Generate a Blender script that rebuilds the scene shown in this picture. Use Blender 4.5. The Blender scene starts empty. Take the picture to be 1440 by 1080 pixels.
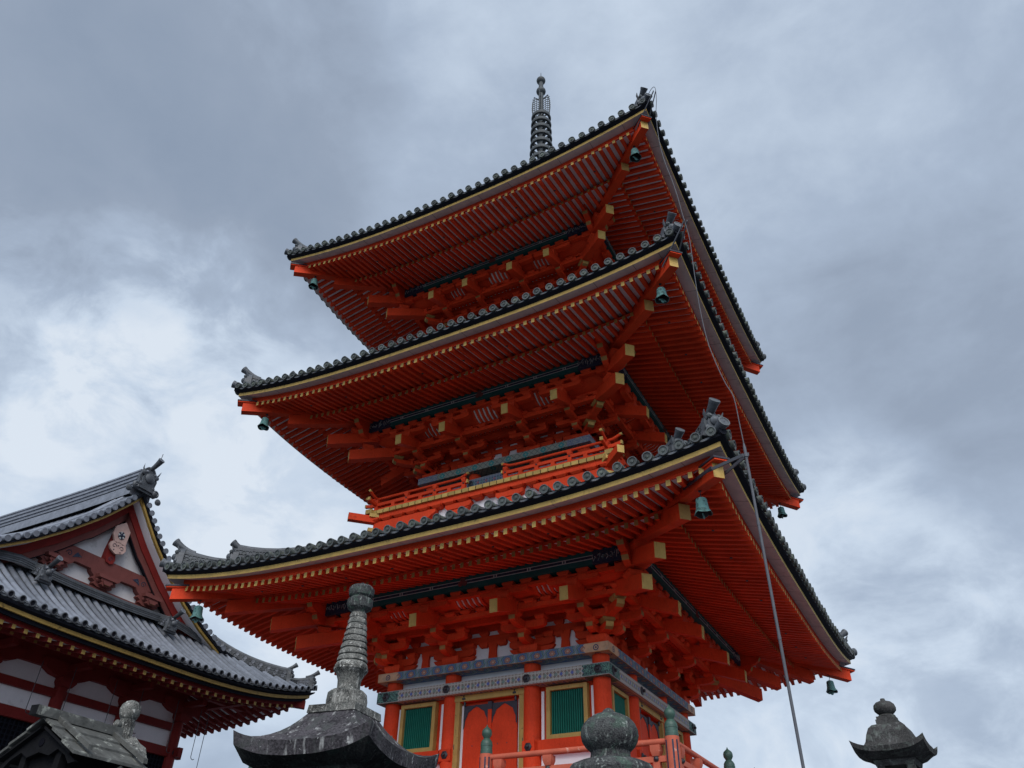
import bpy, bmesh, math, random
from math import sin, cos, pi, sqrt, radians, atan2
from mathutils import Vector, Matrix
random.seed(7)
scene = bpy.context.scene
COL = scene.collection

# ------------------------------------------------------------------ camera
cam_d = bpy.data.cameras.new("camera")
cam_o = bpy.data.objects.new("camera", cam_d)
COL.objects.link(cam_o)
YAW, PIT, ROL = -0.50498, 0.63588, 0.02358
fw = Vector((sin(YAW)*cos(PIT), cos(YAW)*cos(PIT), sin(PIT)))
r0 = Vector((cos(YAW), -sin(YAW), 0)); u0 = r0.cross(fw)
rr_ = cos(ROL)*r0 + sin(ROL)*u0; uu_ = -sin(ROL)*r0 + cos(ROL)*u0
mt = Matrix((rr_, uu_, -fw)).transposed().to_4x4()
mt.translation = Vector((8.8653, -18.0439, 0.0))
cam_o.matrix_world = mt
cam_d.sensor_fit = 'HORIZONTAL'; cam_d.sensor_width = 36; cam_d.lens = 27.6034
cam_d.clip_end = 2000; cam_d.clip_start = 0.05
scene.camera = cam_o

# ------------------------------------------------------------------ light
SUN_EL, SUN_AZ = radians(42), radians(150)       # azimuth clockwise from +y
sun_d = bpy.data.lights.new("sun", 'SUN'); sun_d.energy = 2.1; sun_d.angle = radians(35)
sun_d.color = (1, .92, .82)
sun_o = bpy.data.objects.new("sun", sun_d); COL.objects.link(sun_o)
to_sun = Vector((sin(SUN_AZ)*cos(SUN_EL), cos(SUN_AZ)*cos(SUN_EL), sin(SUN_EL)))
sun_o.rotation_euler = to_sun.to_track_quat('Z', 'Y').to_euler()
sun_o.location = (20, -40, 40)
scene.view_settings.view_transform = 'Standard'
scene.view_settings.look = 'None'
scene.view_settings.exposure = 0.0
scene.view_settings.gamma = 1.0

class NG:
    """small helper to write node trees"""
    def __init__(s, tree): s.t = tree; s.n = tree.nodes; s.l = tree.links
    def new(s, typ, **kw):
        n = s.n.new(typ)
        for k, v in kw.items(): setattr(n, k, v)
        return n
    def set(s, sock, v):
        if hasattr(v, 'is_output') or isinstance(v, bpy.types.NodeSocket): s.l.new(v, sock)
        else: sock.default_value = v
    def math(s, op, a, b=0.0, c=None, clamp=False):
        n = s.new('ShaderNodeMath', operation=op); n.use_clamp = clamp
        s.set(n.inputs[0], a); s.set(n.inputs[1], b)
        if c is not None: s.set(n.inputs[2], c)
        return n.outputs[0]
    def vmath(s, op, a, b=None, out=0):
        n = s.new('ShaderNodeVectorMath', operation=op); s.set(n.inputs[0], a)
        if b is not None:
            s.set(n.inputs['Scale'] if op == 'SCALE' else n.inputs[1], b)
        return n.outputs[1] if op in ('DOT_PRODUCT', 'LENGTH') else n.outputs[0]
    def noise(s, vec, scale, detail=4, rough=.55, dist=0, out=0):
        n = s.new('ShaderNodeTexNoise'); s.set(n.inputs['Vector'], vec)
        n.inputs['Scale'].default_value = scale; n.inputs['Detail'].default_value = detail
        n.inputs['Roughness'].default_value = rough; n.inputs['Distortion'].default_value = dist
        return n.outputs[out]
    def smooth(s, v, a, b, lo=0.0, hi=1.0):
        n = s.new('ShaderNodeMapRange', interpolation_type='SMOOTHSTEP'); s.set(n.inputs[0], v)
        n.inputs[1].default_value = a; n.inputs[2].default_value = b
        n.inputs[3].default_value = lo; n.inputs[4].default_value = hi
        return n.outputs[0]
    def mix(s, f, a, b, mode='MIX'):
        n = s.new('ShaderNodeMix', data_type='RGBA', blend_type=mode)
        s.set(n.inputs[0], f); s.set(n.inputs[6], a); s.set(n.inputs[7], b)
        return n.outputs[2]
    def ramp(s, f, stops, interp='LINEAR'):
        n = s.new('ShaderNodeValToRGB'); s.set(n.inputs[0], f); cr = n.color_ramp; cr.interpolation = interp
        while len(cr.elements) < len(stops): cr.elements.new(0.5)
        for e, (p, c) in zip(cr.elements, stops): e.position = p; e.color = (*c, 1)
        return n.outputs[0]

# ------------------------------------------------------------------ sky
w = bpy.data.worlds.new("World"); scene.world = w; w.use_nodes = True
g = NG(w.node_tree); g.n.clear()
sky = g.new('ShaderNodeTexSky', sky_type='NISHITA'); sky.sun_disc = False
sky.sun_elevation = SUN_EL; sky.sun_rotation = SUN_AZ
tc = g.new('ShaderNodeTexCoord'); D = tc.outputs['Generated']
sep = g.new('ShaderNodeSeparateXYZ'); g.set(sep.inputs[0], D)
den = g.math('ADD', g.math('MAXIMUM', sep.outputs[2], 0.0), 0.22)
px_ = g.math('DIVIDE', sep.outputs[0], den); py_ = g.math('DIVIDE', sep.outputs[1], den)
cmb = g.new('ShaderNodeCombineXYZ'); g.set(cmb.inputs[0], px_); g.set(cmb.inputs[1], py_)
PV = cmb.outputs[0]
nz = g.new('ShaderNodeTexNoise'); g.set(nz.inputs['Vector'], D); nz.inputs['Scale'].default_value = 3.2; nz.inputs['Detail'].default_value = 5
wob = g.vmath('SCALE', g.vmath('SUBTRACT', nz.outputs['Color'], (.5, .5, .5)), .42)
DW = g.vmath('NORMALIZE', g.vmath('ADD', D, wob))
DS = g.vmath('MULTIPLY', D, (1.0, 1.0, 1.5))
big = g.noise(DS, 2.3, 8, .55, .25)
mid = g.noise(DS, 5.5, 9, .58, .35)
fine = g.noise(DS, 13, 9, .62, .5)
val = g.math('ADD', g.math('MULTIPLY', g.math('SUBTRACT', big, .5), .62), g.math('MULTIPLY', g.math('SUBTRACT', mid, .5), .46))
val = g.math('ADD', val, g.math('MULTIPLY', g.math('SUBTRACT', fine, .5), .17))
val = g.math('ADD', val, .57)
brk = g.smooth(g.noise(g.vmath('ADD', DS, (3.1, 1.7, .4)), 7.5, 8, .6, .4), .34, .64, .50, 1.05)
def blob(d, a, b, amp):
    global val
    dt = g.vmath('DOT_PRODUCT', DW, tuple(Vector(d).normalized()))
    f = g.smooth(dt, a, b, 0, amp)
    val = g.math('ADD', val, g.math('MULTIPLY', f, brk) if amp > .1 else f)
blob((-.66, .30, .69), .93, .998, -.34)        # dark bank upper left
blob((.047, .911, .41), .93, .998, -.24)       # dark bank right
blob((-.70, .46, .54), .975, .999, .26)        # bright breaks low on the left
blob((-.745, .336, .576), .975, .999, .44)
blob((-.60, .66, .45), .97, .999, .20)
blob((-.72, .55, .40), .955, .998, .24)
blob((-.01, .969, .249), .950, .999, .50)      # bright break lower right
blob((.12, .52, .84), .90, .999, .06)
blob((-.36, .37, .855), .95, .999, .05)
cloud = g.ramp(val, [(.10, (.29, .36, .475)), (.34, (.335, .405, .52)), (.55, (.435, .525, .665)), (.80, (.63, .735, .875)), (1, (.78, .86, .96))])
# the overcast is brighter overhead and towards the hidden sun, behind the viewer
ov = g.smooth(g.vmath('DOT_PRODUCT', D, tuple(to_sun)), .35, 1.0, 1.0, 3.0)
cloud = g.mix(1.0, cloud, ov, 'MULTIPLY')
skyc = g.vmath('SCALE', sky.outputs[0], .06)
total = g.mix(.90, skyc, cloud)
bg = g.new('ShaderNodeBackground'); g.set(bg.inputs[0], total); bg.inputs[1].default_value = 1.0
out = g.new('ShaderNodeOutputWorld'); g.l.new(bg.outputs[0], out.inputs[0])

# ------------------------------------------------------------------ materials
MATS = {}
def material(name, rough=.6, spec=.3):
    m = bpy.data.materials.new(name); m.use_nodes = True
    g = NG(m.node_tree); b = g.n['Principled BSDF']
    b.inputs['Roughness'].default_value = rough
    b.inputs['Specular IOR Level'].default_value = spec
    MATS[name] = m
    return m, g, b
def obj_coord(g):
    return g.new('ShaderNodeTexCoord').outputs['Object']
def bump(g, b, h, strength=.3, dist=.02):
    n = g.new('ShaderNodeBump'); n.inputs['Strength'].default_value = strength
    n.inputs['Distance'].default_value = dist; g.set(n.inputs['Height'], h); g.l.new(n.outputs[0], b.inputs['Normal'])
def simple(name, col, rough=.6, var=.18, scale=3.0, spec=.3, bmp=0.0, fine=30, stain=None, isl=0.0, grain=0.0):
    m, g, b = material(name, rough, spec)
    P = obj_coord(g)
    n1 = g.noise(P, scale, 5); n2 = g.noise(P, fine, 3)
    f = g.math('ADD', g.math('MULTIPLY', n1, .7), g.math('MULTIPLY', n2, .3))
    c1 = tuple(max(0, c*(1-var)) for c in col); c2 = tuple(min(1, c*(1+var)) for c in col)
    c = g.ramp(f, [(.32, c1), (.68, c2)])
    if stain:
        s = g.smooth(g.noise(P, stain[1], 6, .65), stain[2], stain[2]+.1)
        c = g.mix(g.math('MULTIPLY', s, stain[3]), c, (*stain[0], 1))
    if grain:      # fine weathering: small darker flecks and rubbed streaks
        mp = g.new('ShaderNodeMapping'); g.set(mp.inputs[0], P); mp.inputs['Scale'].default_value = (9, 9, 1.6)
        gr = g.noise(mp.outputs[0], 3.0, 7, .7)
        c = g.mix(g.math('MULTIPLY', g.smooth(gr, .52, .70), grain), c, tuple(v*.45 for v in col)+(1,))
        c = g.mix(g.math('MULTIPLY', g.smooth(g.noise(P, 16, 6, .7), .60, .72), grain*.5), c, tuple(min(1, v*1.1+.05) for v in col)+(1,))
    if isl:        # every separate piece of timber or tile has its own tone
        ri = g.new('ShaderNodeNewGeometry').outputs['Random Per Island']
        hsv = g.new('ShaderNodeHueSaturation'); g.set(hsv.inputs['Color'], c)
        mr = g.new('ShaderNodeMapRange'); g.set(mr.inputs[0], ri); mr.inputs[3].default_value = 1-isl; mr.inputs[4].default_value = 1+isl
        g.set(hsv.inputs['Value'], mr.outputs[0]); c = hsv.outputs[0]
    g.set(b.inputs['Base Color'], c)
    if bmp: bump(g, b, n2, bmp, .01)
    return m
simple('vermilion', (.63, .053, .015), .6, .20, 1.6, spec=.11, bmp=.25, isl=.10, grain=.34, stain=((.36, .035, .015), 2.3, .60, .5))
simple('faded_vermilion', (.43, .095, .052), .7, .16, 5, bmp=.2, stain=((.62, .36, .28), 9, .60, .6))
simple('maroon', (.19, .021, .018), .6, .16, 2, spec=.12, bmp=.15, isl=.10, grain=.35, stain=((.16, .02, .02), 3, .6, .5))
simple('dull_maroon', (.155, .045, .038), .75, .16, 3, bmp=.15, grain=.45)
simple('ochre_paint', (.48, .31, .085), .6, .14, 8, isl=.20, grain=.3, stain=((.30, .17, .03), 14, .62, .6))
simple('ochre_board', (.40, .26, .07), .6, .18, 3, grain=.5, stain=((.10, .07, .03), 7, .60, .75))
simple('dull_ochre', (.31, .175, .05), .6, .15, 8, isl=.2)
simple('pale_board', (.52, .435, .42), .7, .14, 4, stain=((.28, .23, .22), 6, .57, .5))
m_, g_, b_ = MATS['pale_board'], NG(MATS['pale_board'].node_tree), MATS['pale_board'].node_tree.nodes['Principled BSDF']
sp_ = g_.new('ShaderNodeSeparateXYZ'); g_.set(sp_.inputs[0], obj_coord(g_))
fr_ = g_.math('FRACT', g_.math('ADD', g_.math('DIVIDE', sp_.outputs[0], .93), g_.math('MULTIPLY', g_.math('FLOOR', g_.math('MULTIPLY', sp_.outputs[0], .35)), .37)))
ln_ = g_.math('LESS_THAN', fr_, .014)
g_.set(b_.inputs['Base Color'], g_.mix(g_.math('MULTIPLY', ln_, .75), b_.inputs['Base Color'].links[0].from_socket, (.08, .06, .06, 1)))
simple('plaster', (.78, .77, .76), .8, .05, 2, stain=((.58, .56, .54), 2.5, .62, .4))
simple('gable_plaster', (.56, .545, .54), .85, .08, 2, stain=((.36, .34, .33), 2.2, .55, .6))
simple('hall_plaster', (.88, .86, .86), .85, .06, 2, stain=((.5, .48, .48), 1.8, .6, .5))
simple('soffit_white', (.78, .74, .75), .8, .12, 5)
simple('tile', (.070, .076, .084), .5, .4, 3.5, spec=.3, isl=.28, grain=.5, bmp=.25, stain=((.14, .145, .14), 5, .58, .5))
simple('tile_mossy', (.056, .064, .060), .6, .4, 4.0, spec=.25, isl=.35, grain=.5, bmp=.25, stain=((.13, .15, .11), 5, .5, .6))
simple('tile_rim', (.082, .089, .091), .6, .3, 6, spec=.25, isl=.3, grain=.4, bmp=.2)
simple('hall_tile', (.145, .156, .180), .42, .3, 5, spec=.45, isl=.26, grain=.5, bmp=.2, stain=((.11, .115, .12), 6, .58, .6))
simple('dark_board', (.012, .013, .018), .7, .2, 3, spec=.06)
simple('iron', (.018, .018, .022), .45, .2, 10, spec=.5)
simple('lead_cap', (.035, .03, .04), .5, .2, 10)
simple('conduit_grey', (.085, .088, .098), .6, .12, 8, spec=.25)
simple('bronze_dark', (.060, .066, .068), .6, .3, 9, spec=.2, stain=((.10, .125, .115), 8, .55, .6))
simple('verdigris', (.105, .235, .215), .6, .2, 9, bmp=.2, stain=((.03, .06, .055), 9, .50, .8))
simple('giboshi_copper', (.035, .080, .058), .5, .25, 9, spec=.5, stain=((.15, .26, .20), 9, .58, .6))
simple('deep_green', (.006, .085, .068), .6, .12, 4)
simple('green_bar', (.005, .135, .09), .6, .1, 6)
simple('green_back', (.003, .028, .024), .6, .1, 6)
simple('purlin_green', (.010, .075, .070), .6, .2, 3)
simple('indigo', (.018, .025, .05), .6, .3, 12, stain=((.09, .10, .085), 16, .55, .8))
simple('line_white', (.42, .42, .40), .7, .1, 8)
simple('salmon', (.50, .33, .28), .7, .15, 5)
simple('tan_wood', (.56, .36, .20), .6, .16, 3)
simple('void_dark', (.006, .006, .009), .9, .1, 3, spec=.06)
simple('lattice_dark', (.012, .013, .018), .8, .1, 3, spec=.06)
simple('weathered_wood', (.085, .085, .078), .85, .4, 7, bmp=.6, stain=((.27, .275, .24), 11, .56, .8), spec=.06)
simple('dark_wood', (.010, .010, .011), .85, .3, 7, bmp=.4, spec=.06)

def stone(name, base, dark, pale, green, s=1.0, pale_t=.60, bmp=.7):
    m, g, b = material(name, .95, .06)
    P = obj_coord(g)
    n1 = g.noise(P, 3.0*s, 6, .6); n2 = g.noise(P, 38*s, 4, .6); n3 = g.noise(P, 9*s, 6, .7, .4)
    n4 = g.noise(g.vmath('ADD', P, (7.1, 3.3, 1.7)), 5*s, 6, .65)
    mp = g.new('ShaderNodeMapping'); g.set(mp.inputs[0], P); mp.inputs['Scale'].default_value = (14*s, 14*s, 2.2*s)
    streak = g.noise(mp.outputs[0], 1.0, 5, .6)
    c = g.ramp(g.math('ADD', g.math('MULTIPLY', n1, .45), g.math('MULTIPLY', n2, .55)), [(.42, dark), (.58, base)])
    c = g.mix(g.math('MULTIPLY', g.smooth(n4, .5, .62), .6), c, (*green, 1))
    c = g.mix(g.math('MULTIPLY', g.smooth(streak, .56, .70), .55), c, (*pale, 1))
    c = g.mix(g.math('MULTIPLY', g.smooth(n3, pale_t, pale_t+.05), .85), c, (*pale, 1))
    c = g.mix(g.math('MULTIPLY', g.smooth(n2, .60, .72), .35), c, (*dark, 1))
    g.set(b.inputs['Base Color'], c)
    bump(g, b, g.math('ADD', g.math('MULTIPLY', n2, .6), n3), bmp, .012)
stone('stone_dark', (.080, .073, .078), (.028, .026, .028), (.42, .42, .40), (.062, .066, .062), 1.6, .625)
stone('stone_pale', (.20, .195, .175), (.035, .035, .033), (.44, .43, .39), (.10, .105, .095), 3.0, .57)
stone('stone_green', (.085, .088, .084), (.030, .028, .031), (.36, .39, .35), (.075, .115, .088), 4.5, .615)
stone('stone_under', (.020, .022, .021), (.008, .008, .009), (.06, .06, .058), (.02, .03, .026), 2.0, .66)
stone('stone_mid', (.072, .069, .066), (.032, .031, .030), (.17, .175, .165), (.10, .115, .10), 2.5, .66)
stone('stone_wall', (.16, .16, .16), (.09, .09, .09), (.25, .25, .24), (.2, .21, .18), .6, .62)
stone('ground_gravel', (.125, .13, .145), (.075, .08, .09), (.16, .165, .175), (.10, .11, .11), .4, .62, .3)

def painted_upper():
    m, g, b = material('painted_upper', .6)
    P = obj_coord(g); sp = g.new('ShaderNodeSeparateXYZ'); g.set(sp.inputs[0], P)
    x = sp.outputs[0]; y = sp.outputs[1]; z = sp.outputs[2]
    per = .36
    fx = g.math('SUBTRACT', g.math('MULTIPLY', g.math('FRACT', g.math('ADD', g.math('DIVIDE', x, per), 100)), per), per/2)
    zz = g.math('SUBTRACT', z, 5.30)
    zz = g.math('ADD', zz, g.math('MULTIPLY', g.math('ADD', y, 2.9), .8))
    rad = g.math('SQRT', g.math('ADD', g.math('POWER', fx, 2), g.math('MULTIPLY', g.math('POWER', zz, 2), 1.5)))
    wig = g.math('ADD', rad, g.math('MULTIPLY', g.math('SINE', g.math('MULTIPLY', g.math('ARCTAN2', zz, fx), 8)), .012))
    red, teal, blue, dk, och = (.34, .11, .07), (.14, .27, .26), (.07, .14, .30), (.02, .03, .05), (.46, .42, .30)
    c = g.ramp(g.math('DIVIDE', wig, .22), [(0, och), (.10, red), (.26, och), (.30, dk), (.36, blue), (.55, teal), (.60, dk), (.66, teal), (.80, blue), (.86, och), (.92, blue)], 'CONSTANT')
    c = g.mix(.10, c, (.20, .23, .25, 1))
    ax = g.math('ADD', g.math('ABSOLUTE', x), g.math('MULTIPLY', g.math('SINE', g.math('MULTIPLY', z, 60)), .02))
    endm = g.math('GREATER_THAN', ax, 2.36)
    wood = g.ramp(g.noise(P, 7, 5), [(.3, (.44, .27, .15)), (.7, (.60, .40, .24))])
    ex = g.math('SUBTRACT', g.math('ABSOLUTE', x), 2.62)
    er = g.math('SQRT', g.math('ADD', g.math('POWER', ex, 2), g.math('POWER', zz, 2)))
    em = g.math('MULTIPLY', g.math('LESS_THAN', er, .072), g.math('GREATER_THAN', g.math('SINE', g.math('MULTIPLY', er, 150)), -.2))
    wood = g.mix(em, wood, (.06, .07, .12, 1))
    c = g.mix(endm, c, wood)
    c = g.mix(g.math('MULTIPLY', g.smooth(g.noise(P, 9, 5), .5, .7), .35), c, (.20, .20, .19, 1))
    g.set(b.inputs['Base Color'], c)
painted_upper()
def painted_lower(name, zc, plane, half, light, c1, c2, endc, studs=True):
    m, g, b = material(name, .6)
    P = obj_coord(g); sp = g.new('ShaderNodeSeparateXYZ'); g.set(sp.inputs[0], P)
    x = sp.outputs[0]; y = sp.outputs[1]; z = sp.outputs[2]
    zz = g.math('ADD', g.math('SUBTRACT', z, zc), g.math('MULTIPLY', g.math('ADD', y, plane), .8))
    def cells(per, offx, offz, r):
        fx = g.math('SUBTRACT', g.math('FRACT', g.math('ADD', g.math('DIVIDE', x, per), 100+offx)), .5)
        fz = g.math('SUBTRACT', g.math('FRACT', g.math('ADD', g.math('DIVIDE', zz, per), 100+offz)), .5)
        return g.math('LESS_THAN', g.math('ADD', g.math('ABSOLUTE', fx), g.math('ABSOLUTE', fz)), r)
    c = g.mix(g.math('MULTIPLY', cells(.042, 0, 0, .30), .45), (*light, 1), (.07, .06, .06, 1))
    c = g.mix(g.math('MULTIPLY', cells(.083, .5, .0, .42), .8), c, (*c1, 1))
    c = g.mix(g.math('MULTIPLY', cells(.25, .25, .5, .17), .9), c, (*c2, 1))
    c = g.mix(g.math('MULTIPLY', cells(.25, .75, .5, .2), .7), c, (.10, .20, .17, 1))
    ax = g.math('ADD', g.math('ABSOLUTE', x), g.math('MULTIPLY', g.math('SINE', g.math('MULTIPLY', z, 70)), .02))
    endm = g.math('GREATER_THAN', ax, half)
    sc = g.mix(g.smooth(g.noise(P, 28, 3, .5, 1.5), .48, .53), (.025, .045, .05, 1), (*endc, 1))
    c = g.mix(endm, c, sc)
    edge = g.math('GREATER_THAN', g.math('ABSOLUTE', zz), .108)
    c = g.mix(g.math('MULTIPLY', edge, .6), c, (.34, .33, .30, 1))
    g.set(b.inputs['Base Color'], c)
painted_lower('painted_lower', 4.865, 2.88, 2.30, (.42, .42, .36), (.17, .12, .09), (.07, .11, .36), (.12, .26, .20))
painted_lower('painted_second', 10.20, 2.5, 2.1, (.20, .24, .30), (.05, .08, .12), (.35, .10, .12), (.12, .2, .26))
def painted_grey(name, zc, plane):
    m, g, b = material(name, .6)
    P = obj_coord(g); sp = g.new('ShaderNodeSeparateXYZ'); g.set(sp.inputs[0], P)
    x = sp.outputs[0]; y = sp.outputs[1]; z = sp.outputs[2]
    zz = g.math('ADD', g.math('SUBTRACT', z, zc), g.math('MULTIPLY', g.math('ADD', y, plane), .8))
    a1 = g.math('ABSOLUTE', g.math('SUBTRACT', g.math('FRACT', g.math('ADD', g.math('DIVIDE', g.math('ADD', x, zz), .17), 100)), .5))
    a2 = g.math('ABSOLUTE', g.math('SUBTRACT', g.math('FRACT', g.math('ADD', g.math('DIVIDE', g.math('SUBTRACT', x, zz), .17), 100)), .5))
    line = g.math('LESS_THAN', g.math('MINIMUM', a1, a2), .07)
    fx = g.math('SUBTRACT', g.math('FRACT', g.math('ADD', g.math('DIVIDE', x, .51), 100)), .5)
    dm = g.math('ADD', g.math('ABSOLUTE', fx), g.math('ABSOLUTE', g.math('MULTIPLY', zz, 2)))
    c = g.mix(g.math('MULTIPLY', line, .7), (.25, .27, .22, 1), (.05, .06, .07, 1))
    c = g.mix(g.math('LESS_THAN', dm, .19), c, (.03, .22, .22, 1))
    c = g.mix(g.math('LESS_THAN', dm, .07), c, (.25, .30, .24, 1))
    endm = g.math('GREATER_THAN', g.math('ABSOLUTE', x), 1.95)
    sc = g.ramp(g.noise(P, 22, 3, .5, 1.2), [(.40, (.05, .08, .20)), (.44, (.30, .32, .30)), (.52, (.20, .22, .21)), (.60, (.09, .13, .26))], 'CONSTANT')
    c = g.mix(endm, c, sc)
    g.set(b.inputs['Base Color'], c)
painted_grey('painted_second_upper', 10.63, 2.575)
painted_grey('painted_third_upper', 15.98, 2.25)

# ------------------------------------------------------------------ mesh builder
class MB:
    def __init__(s): s.v = []; s.f = []; s.m = []; s.mats = []
    def mi(s, m):
        if m not in s.mats: s.mats.append(m)
        return s.mats.index(m)
    def add(s, verts, faces, mat):
        b = len(s.v); s.v += [tuple(v) for v in verts]
        for i, f in enumerate(faces):
            s.f.append(tuple(b+k for k in f)); s.m.append(s.mi(mat[i] if isinstance(mat, (list, tuple)) else mat))
    def hexa(s, p, mat, endmat=None):
        # p: 0-3 first end ring, 4-7 second end ring
        s.add(p, [(0, 1, 2, 3), (4, 5, 6, 7), (0, 1, 5, 4), (1, 2, 6, 5), (2, 3, 7, 6), (3, 0, 4, 7)],
              [mat, endmat or mat, mat, mat, mat, mat])
    def box(s, T, x0, x1, o0, o1, z0, z1, mat):
        s.hexa([T(x0, o0, z0), T(x1, o0, z0), T(x1, o0, z1), T(x0, o0, z1),
                T(x0, o1, z0), T(x1, o1, z0), T(x1, o1, z1), T(x0, o1, z1)], mat)
    def beam(s, a, b, w, h, mat, endmat=None, up=(0, 0, 1), endmat0=None):
        # a, b: bottom centre points
        a = Vector(a); b = Vector(b); d = (b-a).normalized(); up = Vector(up)
        sd = d.cross(up).normalized()*(w/2); uh = Vector((0, 0, h)) if abs(d.z) < .75 else sd.cross(d).normalized()*h
        p = []
        for q in (a, b): p += [q-sd, q+sd, q+sd+uh, q-sd+uh]
        s.add(p, [(0, 1, 2, 3), (4, 5, 6, 7), (0, 1, 5, 4), (1, 2, 6, 5), (2, 3, 7, 6), (3, 0, 4, 7)],
              [endmat0 or mat, endmat or mat, mat, mat, mat, mat])
    def extr(s, poly, F, t0, t1, mat, sidemats=None):
        n = len(poly)
        vs = [F(a, b, t0) for a, b in poly]+[F(a, b, t1) for a, b in poly]
        fs = [tuple(range(n)), tuple(range(n, 2*n))]+[(i, (i+1) % n, n+(i+1) % n, n+i) for i in range(n)]
        ms = [mat, mat]+[(sidemats or {}).get(i, mat) for i in range(n)]
        s.add(vs, fs, ms)
    def loft(s, rings, mat, closed=True, caps=False):
        n = len(rings[0]); vs = [p for r in rings for p in r]; fs = []; ms = []
        for i in range(len(rings)-1):
            for j in range(n if closed else n-1):
                k = (j+1) % n
                fs.append((i*n+j, i*n+k, (i+1)*n+k, (i+1)*n+j))
                ms.append(mat[j] if isinstance(mat, (list, tuple)) else mat)
        if caps:
            m0 = mat[0] if isinstance(mat, (list, tuple)) else mat
            fs.append(tuple(range(n))); ms.append(m0); fs.append(tuple(range((len(rings)-1)*n, len(rings)*n))); ms.append(m0)
        s.add(vs, fs, ms)
    def lathe(s, prof, c=(0, 0, 0), n=20, axis=(0, 0, 1), mat='stone_dark', square=None, wob=0):
        ax = Vector(axis).normalized()
        t = Vector((1, 0, 0)) if abs(ax.x) < .9 else Vector((0, 1, 0))
        e1 = (t-ax*t.dot(ax)).normalized(); e2 = ax.cross(e1); c = Vector(c)
        rings = []
        mats = None
        if prof and len(prof[0]) == 3: mats = [q[2] for q in prof]
        for q in prof:
            rings.append([c+ax*q[1]+(e1*cos(2*pi*k/n)+e2*sin(2*pi*k/n))*max(q[0], .0005) for k in range(n)])
        if mats is None: s.loft(rings, mat, True, True)
        else:
            for i in range(len(rings)-1): s.loft([rings[i], rings[i+1]], mats[i])
            s.add(rings[0], [tuple(range(n))], mats[0]); s.add(rings[-1], [tuple(range(n))], mats[-1])
    def tube(s, path, r, mat, n=8, caps=True):
        P = [Vector(p) for p in path]; rings = []
        for i, p in enumerate(P):
            d = (P[min(i+1, len(P)-1)]-P[max(i-1, 0)]).normalized()
            t = Vector((0, 0, 1)) if abs(d.z) < .9 else Vector((1, 0, 0))
            e1 = d.cross(t).normalized(); e2 = d.cross(e1)
            rad = r[i] if isinstance(r, (list, tuple)) else r
            rings.append([p+(e1*cos(2*pi*k/n)+e2*sin(2*pi*k/n))*rad for k in range(n)])
        s.loft(rings, mat, True, caps)
    def mesh(s, name, smooth=35):
        me = bpy.data.meshes.new(name); me.from_pydata(s.v, [], s.f)
        for m in s.mats: me.materials.append(MATS[m])
        me.polygons.foreach_set('material_index', s.m)
        bm = bmesh.new(); bm.from_mesh(me)
        bmesh.ops.remove_doubles(bm, verts=bm.verts, dist=1e-5) if len(bm.verts) < 4000 else None
        bmesh.ops.recalc_face_normals(bm, faces=bm.faces)
        bm.to_mesh(me); bm.free()
        if smooth:
            me.polygons.foreach_set('use_smooth', [True]*len(me.polygons))
            me.set_sharp_from_angle(angle=radians(smooth))
        me.update()
        return me

def put(name, me, parent=None, basis=None):
    """link a mesh as an object; basis is its world transform"""
    if isinstance(me, MB): me = me.mesh(name)
    o = bpy.data.objects.new(name, me); COL.objects.link(o)
    basis = basis or Matrix.Identity(4)
    o.matrix_basis = basis
    if parent is not None:
        o.parent = parent
        o.matrix_parent_inverse = wm(parent).inverted()
    return o
def wm(o):
    return o.matrix_basis.copy()
def thing(name, label, cat, loc=(0, 0, 0), group=None):
    o = bpy.data.objects.new(name, None); COL.objects.link(o); o.empty_display_size = .2
    o.matrix_basis = Matrix.Translation(loc)
    tag(o, label, cat, group); return o
def tag(o, label, cat, group=None):
    o['label'] = label; o['category'] = cat
    if group: o['group'] = group
    return o
def struct(o): o['kind'] = 'structure'; return o
def RZ(k): return Matrix.Rotation(k*pi/2, 4, 'Z')
def F0(x, o, z): return Vector((x, -o, z))       # the face looking to -y
def four(name, me, parent, ks=(0, 1, 2, 3)):
    if isinstance(me, MB): me = me.mesh(name)
    return [put(name, me, parent, RZ(k)) for k in ks]

# ------------------------------------------------------------------ ground
b = MB(); b.add([(-600, -600, -1.6), (600, -600, -1.6), (600, 600, -1.6), (-600, 600, -1.6)], [(0, 1, 2, 3)], 'ground_gravel')
struct(put('ground', b))

# ------------------------------------------------------------------ shared pieces
def disc_profile(r, L, rim='tile_rim', face='tile_mossy', body='tile_mossy', boss=True):
    p = [(r, -L, body), (r, -.006, body), (r, 0, rim), (r*.80, .001, rim), (r*.76, -.014, face), (r*.36, -.014, face), (r*.30, .0, face), (.001, .004, face)]
    return p
def arm_poly(L, h, c=.45):
    """bracket arm: flat top, ends rounded up from below"""
    pts = [(-L, h), (-L, h*c)]
    for k in range(1, 5):
        a = k/5*pi/2; pts.append((-L+(1-cos(a))*h*1.1, h*c*(1-sin(a))))
    pts.append((-L+h*1.1, 0)); R = [(-a, b) for a, b in pts[::-1]]
    return pts+R
def block(mb, T, cx, co, z, wx, h, mat='vermilion', wo=None):
    wo = wo or wx; k = .34
    def ring(w1, w2, zz): return [T(cx-w1, co-w2, zz), T(cx+w1, co-w2, zz), T(cx+w1, co+w2, zz), T(cx-w1, co+w2, zz)]
    mb.loft([ring(wx*k, wo*k, z), ring(wx*.40, wo*.40, z+h*.18), ring(wx/2, wo/2, z+h*.5), ring(wx/2, wo/2, z+h)], mat, True, True)

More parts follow.
